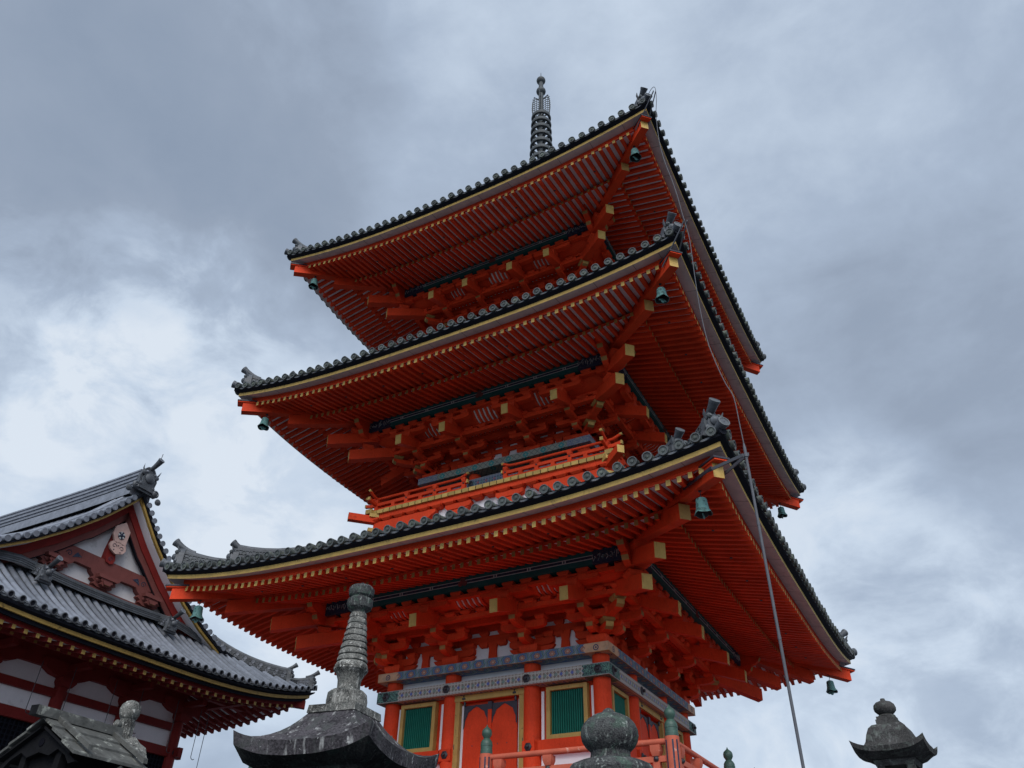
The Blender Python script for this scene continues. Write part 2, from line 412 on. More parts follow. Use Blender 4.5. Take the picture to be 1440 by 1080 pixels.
# ------------------------------------------------------------------ eave builder (used by pagoda storeys and the hall)
class Eave:
    def __init__(s, T, W, zc, A, p, og, ok, ext=0, half=None):
        s.T, s.W, s.zc, s.A, s.p, s.og, s.ok, s.ext = T, W, zc, A, p, og, ok, ext
    def lim(s, o): return o+s.ext
    def rz(s, x, o):
        return s.A*min(1, abs(x)/s.lim(o))**s.p*max(0, min(1.12, (o-s.og)/(s.W-s.og)))
    def us(s, n=44):
        r = []
        for i in range(-n, n+1):
            t = i/n; r.append(math.copysign(abs(t)**.8, t))
        return r
    def strip(s, mb, sec, mats, closed=True, u0=-1, u1=1):
        rings = []
        for u in s.us():
            if u < u0-1e-6 or u > u1+1e-6: continue
            rings.append([s.T(u*s.lim(o), o, s.zc+dz+s.rz(u*s.lim(o), o)) for o, dz in sec])
        s.loft_m(mb, rings, mats, closed)
    def loft_m(s, mb, rings, mats, closed): mb.loft(rings, mats, closed, False)

def make_eave(E, red='vermilion', gold='ochre_paint', gold2='dull_ochre', white='soffit_white', board='ochre_board', spacing=.2, rw=.080, rh=.114, xr=None, black_under=False, boardmat='pale_board'):
    """returns dict of meshes for one face"""
    W, ok, og, T = E.W, E.ok, E.og, E.T
    R = {}
    b = MB()
    if not black_under:
        E.strip(b, [(W, 0), (W, -.092), (W-.28, -.03), (W-.28, .05), (W-.1, .06)], [board, boardmat, boardmat, 'dark_board', 'dark_board'])
        E.strip(b, [(W-.004, .004), (W+.095, .050), (W+.105, .085), (W-.1, .08)], ['dark_board']*4)
    else:
        E.strip(b, [(W, 0), (W, -.10), (W-.06, -.10), (W-.06, .02)], [board]*4)
        E.strip(b, [(W-.075, -.06), (W-.09, -.20), (W-.28, -.16), (W-.28, .05)], ['dark_board']*4)
        E.strip(b, [(W-.004, .004), (W+.11, .05), (W+.13, .10), (W-.1, .10)], ['dark_board']*4)
    R['eave_board'] = b
    b = MB(); d0 = -.10 if black_under else 0
    E.strip(b, [(W-.265, -.035+d0), (W-.265, -.115+d0), (W-.275, -.118+d0), (W-.275, -.19+d0), (W-.38, -.165+d0), (W-.38, -.0+d0)], [red]*6)
    zf = lambda o: -.305+d0+.225*(W-.25-o)          # bottom of flying rafters
    zj = lambda o: -.22+d0+.305*(ok-o)              # bottom of base rafters
    E.strip(b, [(ok-.005, zf(ok)+.008), (ok-.005, zj(ok)+rh), (ok-.12, zj(ok-.12)+rh), (ok-.12, zf(ok-.12)+.008)], [red]*4)
    R['fascia'] = b
    fl, ba = MB(), MB()
    n = int((W+E.ext-.40)/spacing)+1
    for sgn in (-1, 1):
        for i in range(n):
            x = sgn*(spacing/2+spacing*i)
            if xr and not (xr[0] <= x <= xr[1]): continue
            o1 = W-.25; o0 = max(ok-.16, abs(x)-E.ext+.06)
            if o1-o0 > .12 and abs(x) < E.lim(o1)-.14:
                j = random.uniform(-.008, .008); zj_ = random.uniform(-.006, .006)
                fl.beam(T(x+j, o0, E.zc+zf(o0)+E.rz(x, o0)), T(x, o1, E.zc+zf(o1)+E.rz(x, o1)+zj_), rw*random.uniform(.94, 1.06), rh, red, gold)
            o1 = ok+.075; o0 = max(og-.3, abs(x)-E.ext+.08)
            if o1-o0 > .12 and abs(x) < E.lim(o1)-.16:
                ba.beam(T(x, o0, E.zc+zj(o0)+E.rz(x, o0)), T(x, o1, E.zc+zj(o1)+E.rz(x, o1)), rw*.96, rh, red, gold2)
    R['flying_rafters'] = fl; R['base_rafters'] = ba
    b = MB()
    E.strip(b, [(W-.27, zf(W-.27)+rh-.004), (ok-.12, zf(ok-.12)+rh-.004)], [white], False)
    E.strip(b, [(ok-.03, zj(ok-.03)+rh-.004), (og-.3, zj(og-.3)+rh-.004)], [white], False)
    R['soffit'] = b
    return R

def tile_roof(E, prof, oi, spacing=.287, r=.082, mats=('tile', 'tile_mossy'), xmax=None, oe=None, disc=True, rim='tile_rim', face='tile_mossy', xr=None, tapex=None):
    """roof surface with round tile rows and end discs. prof(o) gives the centre height; oi inner limit"""
    T, W = E.T, E.W; oe = oe or W+.17
    def zz(x, o):
        t = max(0, min(1.06, (o-oi)/(W-oi)))
        return prof(o)+E.A*min(1, abs(x)/E.lim(o))**E.p*t**1.6
    m1, m2 = mats
    R = {}; b = MB(); N = 9
    rings = []
    # under-surface
    for u in E.us(22):
        rings.append([T(u*E.lim(oi+(oe-.03-oi)*k/N), oi+(oe-.03-oi)*k/N, zz(u*E.lim(oi+(oe-.03-oi)*k/N), oi+(oe-.03-oi)*k/N)-.03) for k in range(N+1)])
    b.loft(rings, 'tile' if m1 == 'hall_tile' else m1, False)  # hall: darker tile colour here paints in the shadow between the rows
    d = MB()
    n = int((W+E.ext)/spacing)
    xs = []
    for sgn in (-1, 1):
        for i in range(n+1):
            x = sgn*(spacing/2+spacing*i)
            if abs(x) < E.lim(oe)-.16 and (not xr or xr[0] <= x <= xr[1]): xs.append(x)
    for x in xs:
        o0 = max(oi, abs(x)-E.ext+.10)
        if tapex: o0 = max(o0, tapex(x))
        if oe-o0 < .05: continue
        K = max(2, int((oe-o0)/.45)+1); rings = []
        for k in range(K+1):
            o = oe-(oe-o0)*k/K
            zc = zz(x, o)
            rings.append([T(x+r*cos(a), o, zc+.0+r*sin(a)-.006) for a in [pi*j/6 for j in range(7)]])
        b.loft(rings, m2 if random.random() < .4 else m1, False)
        if disc:
            j = random.uniform(-.012, .012); q = T(x+j, oe+.03+random.uniform(-.012, .012), zz(x, oe)+.020+random.uniform(-.007, .007)); rv = random.uniform(.96, 1.04)
            ax = T(x, oe+1, zz(x, oe)-.12)-T(x, oe, zz(x, oe))
            if disc == 'open':
                d.lathe([(r*1.08, -.10, m1), (r*1.10, 0, rim), (r*.82, .002, rim), (r*.74, -.02, face), (.001, -.03, face)], q, 14, ax)
            else:
                d.lathe([(q_[0]*1.09*rv, q_[1], q_[2]) for q_ in disc_profile(r, .16, rim, face, m2)], q, 16, ax)
    xs.sort()
    for a, c in zip(xs, xs[1:]):
        if c-a > spacing*1.6: continue
        rings = []
        for k in range(7):
            x = a+(c-a)*k/6; sag = -.050*(1-((k-3)/3)**2)-.012
            zt = zz(x, oe)+sag
            rings.append([T(x, oe-.04, zt+.03), T(x, oe-.028, zt-.020), T(x, oe-.06, zt-.020), T(x, oe-.09, zt+.02)])
        d.loft(rings, rim if rim != 'tile_rim' else 'tile', True)
    R['tiles'] = b; R['eave_tiles'] = d; R['zz'] = zz
    return R

def toribusuma(mb, base, dirh, L=.5, r=.08, rise=.42, mat='tile', rim='tile_rim'):
    """round horn tile that sweeps out and up, with a disc at its tip"""
    base = Vector(base); dh = Vector(dirh).normalized(); pts = []
    for k in range(9):
        t = k/8; pts.append(base+dh*(L*t)+Vector((0, 0, rise*L*(t**1.6))))
    mb.tube(pts, [r*(.72+.42*(k/8)**2) for k in range(9)], mat, 12)
    ax = pts[-1]-pts[-2]; R_ = r*1.14
    mb.lathe([(R_, -.05, mat), (R_*1.06, .0, rim), (R_*.78, .004, rim), (R_*.70, -.014, mat), (R_*.4, -.012, mat), (R_*.34, -.002, rim), (.001, .0, rim)], pts[-1], 16, ax)
    return pts[-1]
def onigawara(mb, base, dirh, w=.42, h=.52, mat='tile', rim='tile_rim'):
    """ridge end plate with shoulders, a boss face and side fins"""
    base = Vector(base); d = Vector(dirh).normalized(); s = Vector((-d.y, d.x, 0)); Z = Vector((0, 0, 1))
    F = lambda a, bb, t: base+s*a+Z*bb+d*t
    poly = [(-w*.62, -.06), (-w*.5, h*.12), (-w*.42, h*.3), (-w*.46, h*.52), (-w*.34, h*.8), (-w*.18, h*.97), (0, h*1.02),
            (w*.18, h*.97), (w*.34, h*.8), (w*.46, h*.52), (w*.42, h*.3), (w*.5, h*.12), (w*.62, -.06)]
    mb.extr(poly, F, -.10, .03, mat)
    mb.extr([(a*.72, bb*.74+h*.08) for a, bb in poly], F, .03, .08, mat)
    c = F(0, h*.52, .08)
    mb.lathe([(w*.22, 0), (w*.24, .03), (w*.16, .08), (w*.06, .10), (.001, .10)], c, 14, d, mat)
    for sg in (-1, 1):
        mb.lathe([(.045, -.02), (.05, .03), (.02, .06), (.001, .06)], F(sg*w*.22, h*.74, .07), 10, d, rim)
        mb.tube([F(sg*w*.30, h*.66, .02), F(sg*w*.43, h*.84, .05), F(sg*w*.46, h*.98, .09)], [.035, .026, .008], mat, 8)
        mb.lathe([(.055, -.02), (.06, .02), (.03, .04), (.001, .04)], F(sg*w*.34, h*.20, .06), 10, d, mat)
    mb.box(lambda x, o, z: F(x, z, o), -w*.36, w*.36, .0, .05, h*.26, h*.31, rim)

def ridge(mb, path, hs, wd=.26, mat='tile', rim='tile_rim', lattice=True, capr=.075):
    """tile ridge following path (base line); hs heights"""
    P = [Vector(p) for p in path]; rings = []
    sides = []
    for i, p in enumerate(P):
        d = (P[min(i+1, len(P)-1)]-P[max(i-1, 0)]); d.z = 0; d.normalize(); s = Vector((-d.y, d.x, 0)); h = hs[i]
        sides.append(s)
        L = []
        lay = [(wd*.60, -.05), (wd*.58, .05)]
        k = max(2, int(h/.07))
        k = 4
        for j in range(k):
            z0 = .05+(h-.06)*j/k; z1 = .05+(h-.06)*(j+1)/k
            wj = wd*(.50-.05*j/k)
            L += [(wj, z0+.004), (wj, z1-.02), (wj-.022, z1-.016), (wj-.022, z1)]
        L += [(capr, h-.01), (capr*.85, h+capr*.5), (capr*.45, h+capr*.9), (0, h+capr)]
        full = [(-a, z) for a, z in L]+[(a, z) for a, z in L[:-1][::-1]]
        rings.append([p+s*a+Vector((0, 0, z)) for a, z in full])
    mb.loft(rings, mat, False)
    n = len(rings[0]); mb.add(rings[-1], [tuple(range(n))], mat); mb.add(rings[0], [tuple(range(n))], mat)
    if lattice:
        # rows of small half-round pattern tiles let into the ridge sides
        L = 0
        for i in range(len(P)-1):
            seg = (P[i+1]-P[i]).length; k = max(1, int(seg/.13))
            for j in range(k):
                t = (j+.5)/k; p = P[i].lerp(P[i+1], t); h = hs[i]+(hs[i+1]-hs[i])*t; s = sides[i]
                if h < .2: continue
                dd = (P[i+1]-P[i]).normalized()
                for sg in (-1, 1):
                    for row in (.36, .66):
                        q = p+s*(sg*wd*.49)+Vector((0, 0, h*row))+dd*(.065 if row > .5 else 0)
                        mb.lathe([(.060, -.02), (.060, .012), (.044, .012), (.040, -.004), (.001, -.004)], q, 8, s*sg, rim if (j % 3 == 0) else mat)
# ------------------------------------------------------------------ PAGODA
pagoda = thing('pagoda', 'tall three storey vermilion pagoda with grey tiled roofs and a bronze spire', 'pagoda', (0, 0, 2.2))
ST = [dict(W=6.545, H=7.16, A=.42, p=3.2, og=3.90, zg=6.60, B=2.60, c1=1.00, zb=5.40, oo=4.38, zo=5.80, oi=2.9, slope=(.30, .045)),
      dict(W=6.234, H=12.479, A=.45, p=3.0, og=3.63, zg=11.88, B=2.28, c1=.92, zb=10.73, oo=4.03, zo=10.98, oi=2.6, slope=(.30, .045)),
      dict(W=5.929, H=17.826, A=.58, p=2.4, og=3.30, zg=17.14, B=1.96, c1=.76, zb=16.08, oo=3.72, zo=16.30, oi=.55, slope=(.30, .047))]
I4 = Matrix.Identity(4)
DG = Vector((1, -1, 0))      # corner between face 0 and face 1

def tail_rafter(mb, a, b, w, h):
    """slanting cantilever beam with a painted end, slightly cut back"""
    a = Vector(a); b = Vector(b); d = (b-a).normalized(); s = d.cross(Vector((0, 0, 1))).normalized()*(w/2)
    up = Vector((0, 0, h)); out = Vector((d.x, d.y, 0)).normalized()*.02
    p = [a-s, a+s, a+s+up, a-s+up, b-s, b+s, b+s+up+out, b-s+up+out]
    mb.hexa(p, 'vermilion', 'ochre_paint')
    e = .012
    q = [b-s*.82+Vector((0, 0, .02)), b+s*.82+Vector((0, 0, .02)), b+s*.82+up*.93+out, b-s*.82+up*.93+out]
    dd = Vector((d.x, d.y, 0)).normalized()*.006
    mb.hexa([v-dd for v in q]+[v+dd for v in q], 'ochre_paint')

def bracket_meshes(S, corner):
    """three-stepped bracket set above a column; at a corner it steps out three ways. Local x is measured from the column for a plain set."""
    B, zb, og, zg, oo, zo = S['B'], S['zb'], S['og'], S['zg'], S['oo'], S['zo']
    s1 = .43; sl = .36
    D = zo+(oo-(B+2*s1))*sl-zb         # height available under the tail rafter at step two
    k = D/.73
    z1 = zb+.20*k; h = .155*k; bh = .105*k
    z2 = z1+h+bh; z3 = z2+h+bh
    ar, tr = MB(), []
    bl = ar
    F = F0
    def out_arm(Fx, cx, z, o1, w=.15):
        # arm pointing outward from the wall, rounded at its end which carries an ochre patch
        poly = [(B-.1, h), (B-.1, 0), (o1-h*1.5, 0)]
        for kk in range(1, 6):
            a = kk/5*pi/2; poly.append((o1-h*1.5+sin(a)*h*1.5, (1-cos(a))*h*.62))
        poly.append((o1, h))
        ar.extr(poly, lambda a, bb, t: Fx(cx+t, a, z+bb), -w/2, w/2, 'vermilion', {6: 'dull_ochre', 7: 'dull_ochre'})
    def lat_arm(Fx, cx, co, z, L=.55, w=.14, hh=None):
        hh = hh or h
        ar.extr(arm_poly(L, hh), lambda a, bb, t: Fx(cx+a, co+t, z+bb), -w/2, w/2, 'vermilion')
    faces = [(F, 0.0)] if not corner else [(lambda x, o, z: F0(x, o, z), B), (lambda x, o, z: RZ(1) @ F0(x, o, z), -B)]
    for Fx, cx in faces:
        sg = 0 if not corner else (1 if cx > 0 else -1)
        if not corner or sg > 0: block(bl, Fx, cx, B, zb, .44, z1-zb)
        out_arm(Fx, cx, z1, B+s1+.13)
        lat_arm(Fx, cx, B+.004, z1, .54)
        block(bl, Fx, cx, B+s1, z1+h, .25, bh)
        for q in (-.43, .43): block(bl, Fx, cx+q, B, z1+h, .24, bh)
        out_arm(Fx, cx, z2, B+2*s1+.13)
        lat_arm(Fx, cx, B+s1, z2+.003, .54)
        block(bl, Fx, cx, B+2*s1, z2+h, .25, bh)
        for q in (-.43, .43): block(bl, Fx, cx+q, B+s1, z2+h, .24, bh)
        # tail rafter
        a = Fx(cx, B-.1, zo+(oo-B+.1)*sl); bb = Fx(cx, oo, zo)
        tr.append(MB()); tail_rafter(tr[-1], a, bb, .185, .28)
        zt = zo+(oo-og)*sl+.28
        block(bl, Fx, cx, og, zt-.02, .26, .13)
        lat_arm(Fx, cx, og, zt+.075, .58, .15, .125)
        lat_arm(Fx, cx, B+2*s1, z3, .56, .14, .15)
    if corner:
        def FD(x, o, z):      # diagonal frame: o is measured along each axis
            return Vector((o+x*.7071, -o+x*.7071, z))
        for z, o1, w in ((z1, B+s1*.9, .17), (z2, B+2*s1*.95, .17)):
            poly = [(B-.1, h), (B-.1, 0), (o1-.12, 0), (o1-.05, h*.12), (o1, h*.4), (o1+.02, h)]
            ar.extr(poly, lambda a, bb, t: FD(t, a, z+bb), -w/2, w/2, 'vermilion', {3: 'dull_ochre', 4: 'ochre_paint'})
            block(bl, lambda x, o, zz: FD(x, B+(o-B), zz), 0, o1-.09, z+h, .27, bh, 'dull_ochre', .19)
        dl, zl = oo-.07, zo-.05
        tr.append(MB()); tail_rafter(tr[-1], FD(0, B-.2, zl+(dl-B+.2)*sl*1.05), FD(0, dl, zl), .22, .30)
        du, zu = oo+.38, zo+.31
        tr.append(MB()); tail_rafter(tr[-1], FD(0, B, zu+(du-B)*sl), FD(0, du, zu), .23, .31)
        block(bl, lambda x, o, zz: FD(x, o, zz), 0, og, zl+(dl-og)*sl+.30, .32, .12, 'vermilion', .22)
        block(bl, lambda x, o, zz: FD(x, o, zz), 0, og+.25, zu+(du-og-.25)*sl+.31, .36, .14, 'vermilion', .25)
        # crossed arm ends running past the corner of the purlin: three stepped lobes
        for Fx, sg in ((F0, 1), (lambda x, o, z: RZ(1) @ F0(x, o, z), -1)):
            for n_, (L, zz) in enumerate(((.42, zg-.24), (.66, zg-.02), (.90, zg+.20))):
                poly = [(og-.35, .215), (og-.35, 0), (og+L-.26, 0), (og+L-.14, .02), (og+L-.05, .08), (og+L, .17), (og+L, .215)]
                ar.extr(poly, lambda a, bb, t: Fx(sg*a, og+t, zz+bb), -.075, .075, 'vermilion', {4: 'dull_ochre'})
    return ar.mesh('bracket_set'), tr

for si, S in enumerate(ST):
    W, H, A, B, zb, og, zg = S['W'], S['H'], S['A'], S['B'], S['zb'], S['og'], S['zg']
    zc = H-A; ok = W-1.40
    E = Eave(F0, W, zc, A, S['p'], og, ok)
    # --- roof
    roofs = MB()
    sa, sb = S['slope']; oe = W+.14
    prof = lambda o: zc+.135+sa*(oe-o)+sb*(oe-o)**2
    TR = tile_roof(E, prof, S['oi'], oe=oe)
    zz = TR['zz']
    me_t = TR['tiles'].mesh('roof')
    roof = put('roof', me_t, pagoda, RZ(0))
    roof['label'] = ('lowest grey tiled roof', 'middle grey tiled roof', 'topmost grey tiled roof')[si]
    for k in (1, 2, 3): put('tile_slope', me_t, roof, RZ(k))
    four('eave_tiles', TR['eave_tiles'], roof)
    EV = make_eave(E)
    for nm in ('eave_board', 'fascia', 'flying_rafters', 'base_rafters', 'soffit'): four(nm, EV[nm], roof)
    # small drain holes / nail plates seen on the rafters
    studs = []
    for q in range(-4, 5):
        b = MB()
        x = .1+q*1.2+.4
        o = W-.85
        if abs(x) < o-.5:
            studs.append(b); b.lathe([(.028, 0), (.028, .012), (.001, .012)], F0(x, o, zc-.305+.225*(W-.25-o)+E.rz(x, o)-.006), 10, (0, 0, -1), 'iron')
    for st in studs: four('iron_stud', st, roof, (0, 1))
    # --- hip rafters (corner 0; copies turned)
    b = MB()
    def hp(d, z, t=0): return Vector((d, -d, z))
    dz = H-7.16
    b.beam(hp(og-.6, H-.77+(W-1.02-og+.6)*.30), hp(W-1.02, H-.77), .22, .30, 'vermilion', 'dull_ochre')
    p0 = hp(W-1.45, H-.345); p1 = hp(W-.13, H-.60)
    b.beam(p0, p1, .20, .27, 'vermilion', 'ochre_paint')
    b.beam(hp(W-.62, H-.215), hp(W-.02, H-.315), .30, .035, 'lead_cap')
    b.beam(hp(W-.66, H-.24), hp(W-.03, H-.345), .26, .03, 'vermilion')
    four('hip_rafter', b, roof)
    # --- corner ridges with end tiles
    b = MB()
    d0, dmid, d1 = S['oi']+.05, W-.98, W-.12
    def hz(d): return zz(d, d)+.03
    tip = W+.10
    path = []; hs = []
    for k in range(13):
        d = d0+(dmid-d0)*k/12; path.append(Vector((d, -d, hz(d)))); t = max(0, (k-8)/4); hs.append(.34+.16*t**2)
    ridge(b, path, hs, .30)
    four('corner_ridge', b, roof)
    b = MB(); path = []; hs = []
    for k in range(7):
        d = dmid+.06+(d1-dmid-.06)*k/6; path.append(Vector((d, -d, hz(d)-.01))); hs.append(.14+.26*(k/6)**1.7)
    ridge(b, path, hs, .26)
    four('corner_ridge', b, roof)
    b = MB()
    onigawara(b, hp(dmid+.03, hz(dmid)+.0), DG, .40, .46)
    toribusuma(b, hp(dmid-.22, hz(dmid)+.40), DG, .46, .078, .46)
    four('ridge_end_tile', b, roof)
    b = MB()
    onigawara(b, hp(d1+.02, hz(d1)-.02), DG, .40, .46)
    toribusuma(b, hp(d1-.20, hz(d1)+.37), DG, .50, .085, .46)
    four('ridge_end_tile', b, roof)
    b = MB()
    b.tube([hp(W-.25, H+.20), hp(W-.02, H+.215), hp(W+.15, H+.27)], [.09, .09, .098], 'tile', 14)
    b.lathe([(.104, -.05, 'tile'), (.108, 0, 'tile_rim'), (.082, .004, 'tile_rim'), (.074, -.014, 'tile'), (.03, -.012, 'tile'), (.001, 0, 'tile')], hp(W+.155, H+.273), 16, (1, -1, .4))
    b.tube([hp(W-.35, H+.10), hp(W+.10, H+.13)], .075, 'dark_board', 10)
    four('corner_tile', b, roof)

    # --- green purlin
    b = MB()
    zm = zg+.145
    b.box(F0, -og-.10, og+.10, og-.12, og+.135, zg-.012, zg+.29, 'purlin_green')
    b.box(F0, -og+.75, og-.75, og+0.133, og+0.139, zm-.032, zm+.032, 'indigo')
    for q in (-.036, .036): b.box(F0, -og+.78, og-.78, og+0.134, og+0.142, zm+q-.007, zm+q+.007, 'line_white')
    for q in range(-3, 4):
        if q: 
            for e in (-.03, .03): b.box(F0, q*.82+e-.012, q*.82+e+.012, og+0.136, og+0.145, zm-.04, zm+.04, 'line_white')
    for sg in (-1, 1):
        b.box(F0, min(sg*(og-.80), sg*(og+.104)), max(sg*(og-.80), sg*(og+.104)), og-.124, og+.141, zg-.016, zg+.294, 'indigo')
        for q in range(9):   # painted scrolls on the end panels
            cx = sg*(og-.75+.09*q); ph = random.uniform(0, 6)
            b.tube([F0(cx+.05*cos(ph+t*1.0)*(1-t/7), og+.145, zm+random.uniform(-.05, .05)+.075*sin(ph+t*1.0)*(1-t/8)) for t in range(6)], .007, 'line_white', 4)
    for q in (90, 210, 330):
        b.lathe([(.062, 0), (.062, .012), (.048, .014), (.044, .006), (.001, .006)], F0(.062*cos(radians(q)), og+.140, zm+.062*sin(radians(q))), 14, (0, -1, 0), 'dull_maroon')
    four('purlin', b, pagoda)

    # --- bracket sets
    ar, tr = bracket_meshes(S, False); tr = [t.mesh('tail_rafter') for t in tr]
    for k in range(4):
        for c in (-S['c1'], S['c1']):
            M = RZ(k) @ Matrix.Translation((c, 0, 0))
            o = put('bracket_set', ar, pagoda, M); [put('tail_rafter', t, o, M) for t in tr]
    ar, tr = bracket_meshes(S, True); tr = [t.mesh('tail_rafter') for t in tr]
    for k in range(4):
        o = put('bracket_set', ar, pagoda, RZ(k)); [put('tail_rafter', t, o, RZ(k)) for t in tr]

    # --- beams and plaster between the brackets
    kk = (S['zo']+(S['oo']-(B+.86))*.36-zb)/.73
    z1 = zb+.20*kk; h = .155*kk; bh = .105*kk; z2 = z1+h+bh; z3 = z2+h+bh
    zt = S['zo']+(S['oo']-og)*.36+.28
    b = MB()
    def mit(sec, mat, mats=None):      # mitred band round the body
        b.loft([[F0(u*o, o, z) for o, z in sec] for u in (-1, 1)], mats or [mat]*len(sec))
    wall = MB()
    wall.loft([[F0(u*o, o, z) for o, z in ((B-.05, zb-.02), (B-.05, zg+.4))] for u in (-1, 1)], 'plaster', False)
    four('plaster_panel', wall, pagoda)
    for z in (z2, z3, z3+h+bh): mit([(B+.005, z+.002), (B+.005, z+h), (B-.045, z+h), (B-.045, z+.002)], 'vermilion')
    mit([(B+.43+.06, z3+.004), (B+.43+.06, z3+.13), (B+.43-.06, z3+.13), (B+.43-.06, z3+.004)], 'vermilion')
    mit([(B+.86+.062, z3+.003), (B+.86+.062, z3+.105), (B+.86-.062, z3+.105), (B+.86-.062, z3+.003)], 'vermilion')
    mit([(B+.86+.05, z3+.185), (B+.86+.05, z3+.27), (B+.86-.05, z3+.27), (B+.86-.05, z3+.185)], 'vermilion')
    n = int(2*(B+.8)/.40)
    for i in range(n+1):
        block(b, F0, -(B+.8)+2*(B+.8)*i/n, B+.86, z3+.104, .25, .082)
    mit([(og+.060, zg-.172), (og+.060, zg-.10), (og-.060, zg-.10), (og-.060, zg-.172)], 'vermilion')
    for c in (-S['c1'], S['c1'], -B, B):
        for q in (-.45, 0, .45):
            if abs(c+q) < og-.2: block(b, F0, c+q, og, zt+.199, .24, zg-.171-zt-.199)
    x = -og+.2
    n = int((2*og-.4)/.42)
    for i in range(n+1):
        x = -og+.2+(2*og-.4)*i/n
        block(b, F0, x, og-.01, zg-.102, .27, .10, wo=.17)
    for row, z in enumerate((z1+h, z2+h, z3+h)):      # blocks on the wall beams, white shows between
        n = int(2*B/.44)
        for i in range(n+1):
            x = -B+2*B*i/n
            block(b, F0, x, B-.07, z, .23, bh)
    # struts in the middle of each bay
    for x in (0, (B+S['c1'])/2, -(B+S['c1'])/2):
        b.extr([(-.11, 0), (-.085, (z2-zb)*.6), (-.12, z2-zb), (.12, z2-zb), (.085, (z2-zb)*.6), (.11, 0)], lambda a, bb, t: F0(x+a, B+t, zb+bb), -.04, .03, 'vermilion')
    # curved haunches of the lowest arms, which frame rounded white openings
    for c in (-B, -S['c1'], S['c1'], B):
        for sg in (-1, 1):
            poly = [(.0, z1-zb), (.56, z1-zb), (.5, (z1-zb)*.62), (.36, (z1-zb)*.42), (.26, (z1-zb)*.12), (.22, 0), (0, 0)]
            if abs(c) > B-.1 and c*sg > 0: continue
            b.extr(poly, lambda a, bb, t: F0(c+sg*a, B+t, zb+bb), -.045, .035, 'vermilion')
    four('wall_beam', b, pagoda)
    # ribbed cove and coffered eave ceiling between the steps
    b = MB()
    a0, a1 = B+.90, og-.03; q0, q1 = z3+.24, zg-.11
    b.loft([[F0(u*a0, a0, q0), F0(u*(a0+a1)/2, (a0+a1)/2, (q0+q1)/2-.05), F0(u*a1, a1, q1)] for u in (-1, 1)], 'vermilion', False)
    for cx in (0, (B+S['c1'])/2+.10, -(B+S['c1'])/2-.10):
        hwid = .33 if cx == 0 else .24
        b.loft([[F0(x, o, z-.004) for o, z in ((a0, q0), ((a0+a1)/2, (q0+q1)/2-.05), (a1, q1))] for x in (cx-hwid, cx+hwid)], 'plaster', False)
        n = 5 if cx == 0 else 4
        for i in range(n+1):
            x = cx-hwid+2*hwid*i/n
            b.loft([[F0(x+e, o, z-.045*(1 if d else 0)) for e, d in ((-.034, 0), (-.034, 1), (.034, 1), (.034, 0))] for o, z in ((a0-.02, q0), ((a0+a1)/2, (q0+q1)/2-.05), (a1+.02, q1))], 'vermilion', True, True)
    zc_ = z3+.16
    b.loft([[F0(u*o, o, z) for o, z in ((B, zc_+.03), (B+.86, zc_+.03))] for u in (-1, 1)], 'soffit_white', False)
    n = int(2*(B+.86)/.13)
    for i in range(n+1):
        x = -(B+.86)+2*(B+.86)*i/n
        oo0 = max(B, abs(x))
        if B+.86-oo0 > .04: b.box(F0, x-.028, x+.028, oo0, B+.85, zc_-.015, zc_+.026, 'vermilion')
    for i in range(1, 7):
        o = B+.86*i/7; b.box(F0, -o, o, o-.026, o+.026, zc_-.019, zc_+.022, 'vermilion')
    four('eave_ceiling', b, pagoda)

# --- ground storey body
B = 2.6; FZ = 2.2
b = MB(); b.lathe([(.20, 0), (.20, .1), (.185, .14), (.182, 3.03)], (0, 0, FZ), 28, mat='vermilion')
me = b.mesh('column')
for k in range(4):
    put('column', me, pagoda, RZ(k) @ Matrix.Translation((B, -B, 0)))
    for c in (-1, 1): put('column', me, pagoda, RZ(k) @ Matrix.Translation((c, -B, 0)))
b = MB()
b.loft([[F0(u*o, o, z) for o, z in ((2.9, 5.40), (2.9, 5.21), (2.35, 5.21), (2.35, 5.40))] for u in (-1, 1)], 'painted_upper')
b.loft([[F0(u*o, o, z) for o, z in ((2.902, 5.215), (2.902, 5.208), (2.88, 5.208))] for u in (-1, 1)], 'dull_ochre', False)
four('tie_beam', b, pagoda)
def hex_stud(mb, x, o, z, r=.095):
    mb.lathe([(r, 0), (r, .015), (r*.62, .03), (r*.42, .034), (r*.36, .075), (.001, .09)], F0(x, o, z), 6, (0, -1, 0), 'iron')
b = MB()
b.loft([[F0(u*o, o, z) for o, z in ((2.88, 4.99), (2.88, 4.74), (2.45, 4.74), (2.45, 4.99))] for u in (-1, 1)], 'painted_lower')
for x in (-2.64, -1, 1, 2.64): hex_stud(b, x, 2.88, 4.865)
four('tie_beam', b, pagoda)
b = MB()
b.loft([[F0(u*o, o, z) for o, z in ((2.52, 5.21), (2.52, 4.99))] for u in (-1, 1)], 'plaster', False)
b.loft([[F0(u*o, o, z) for o, z in ((2.56, 4.745), (2.56, FZ))] for u in (-1, 1)], 'vermilion', False)
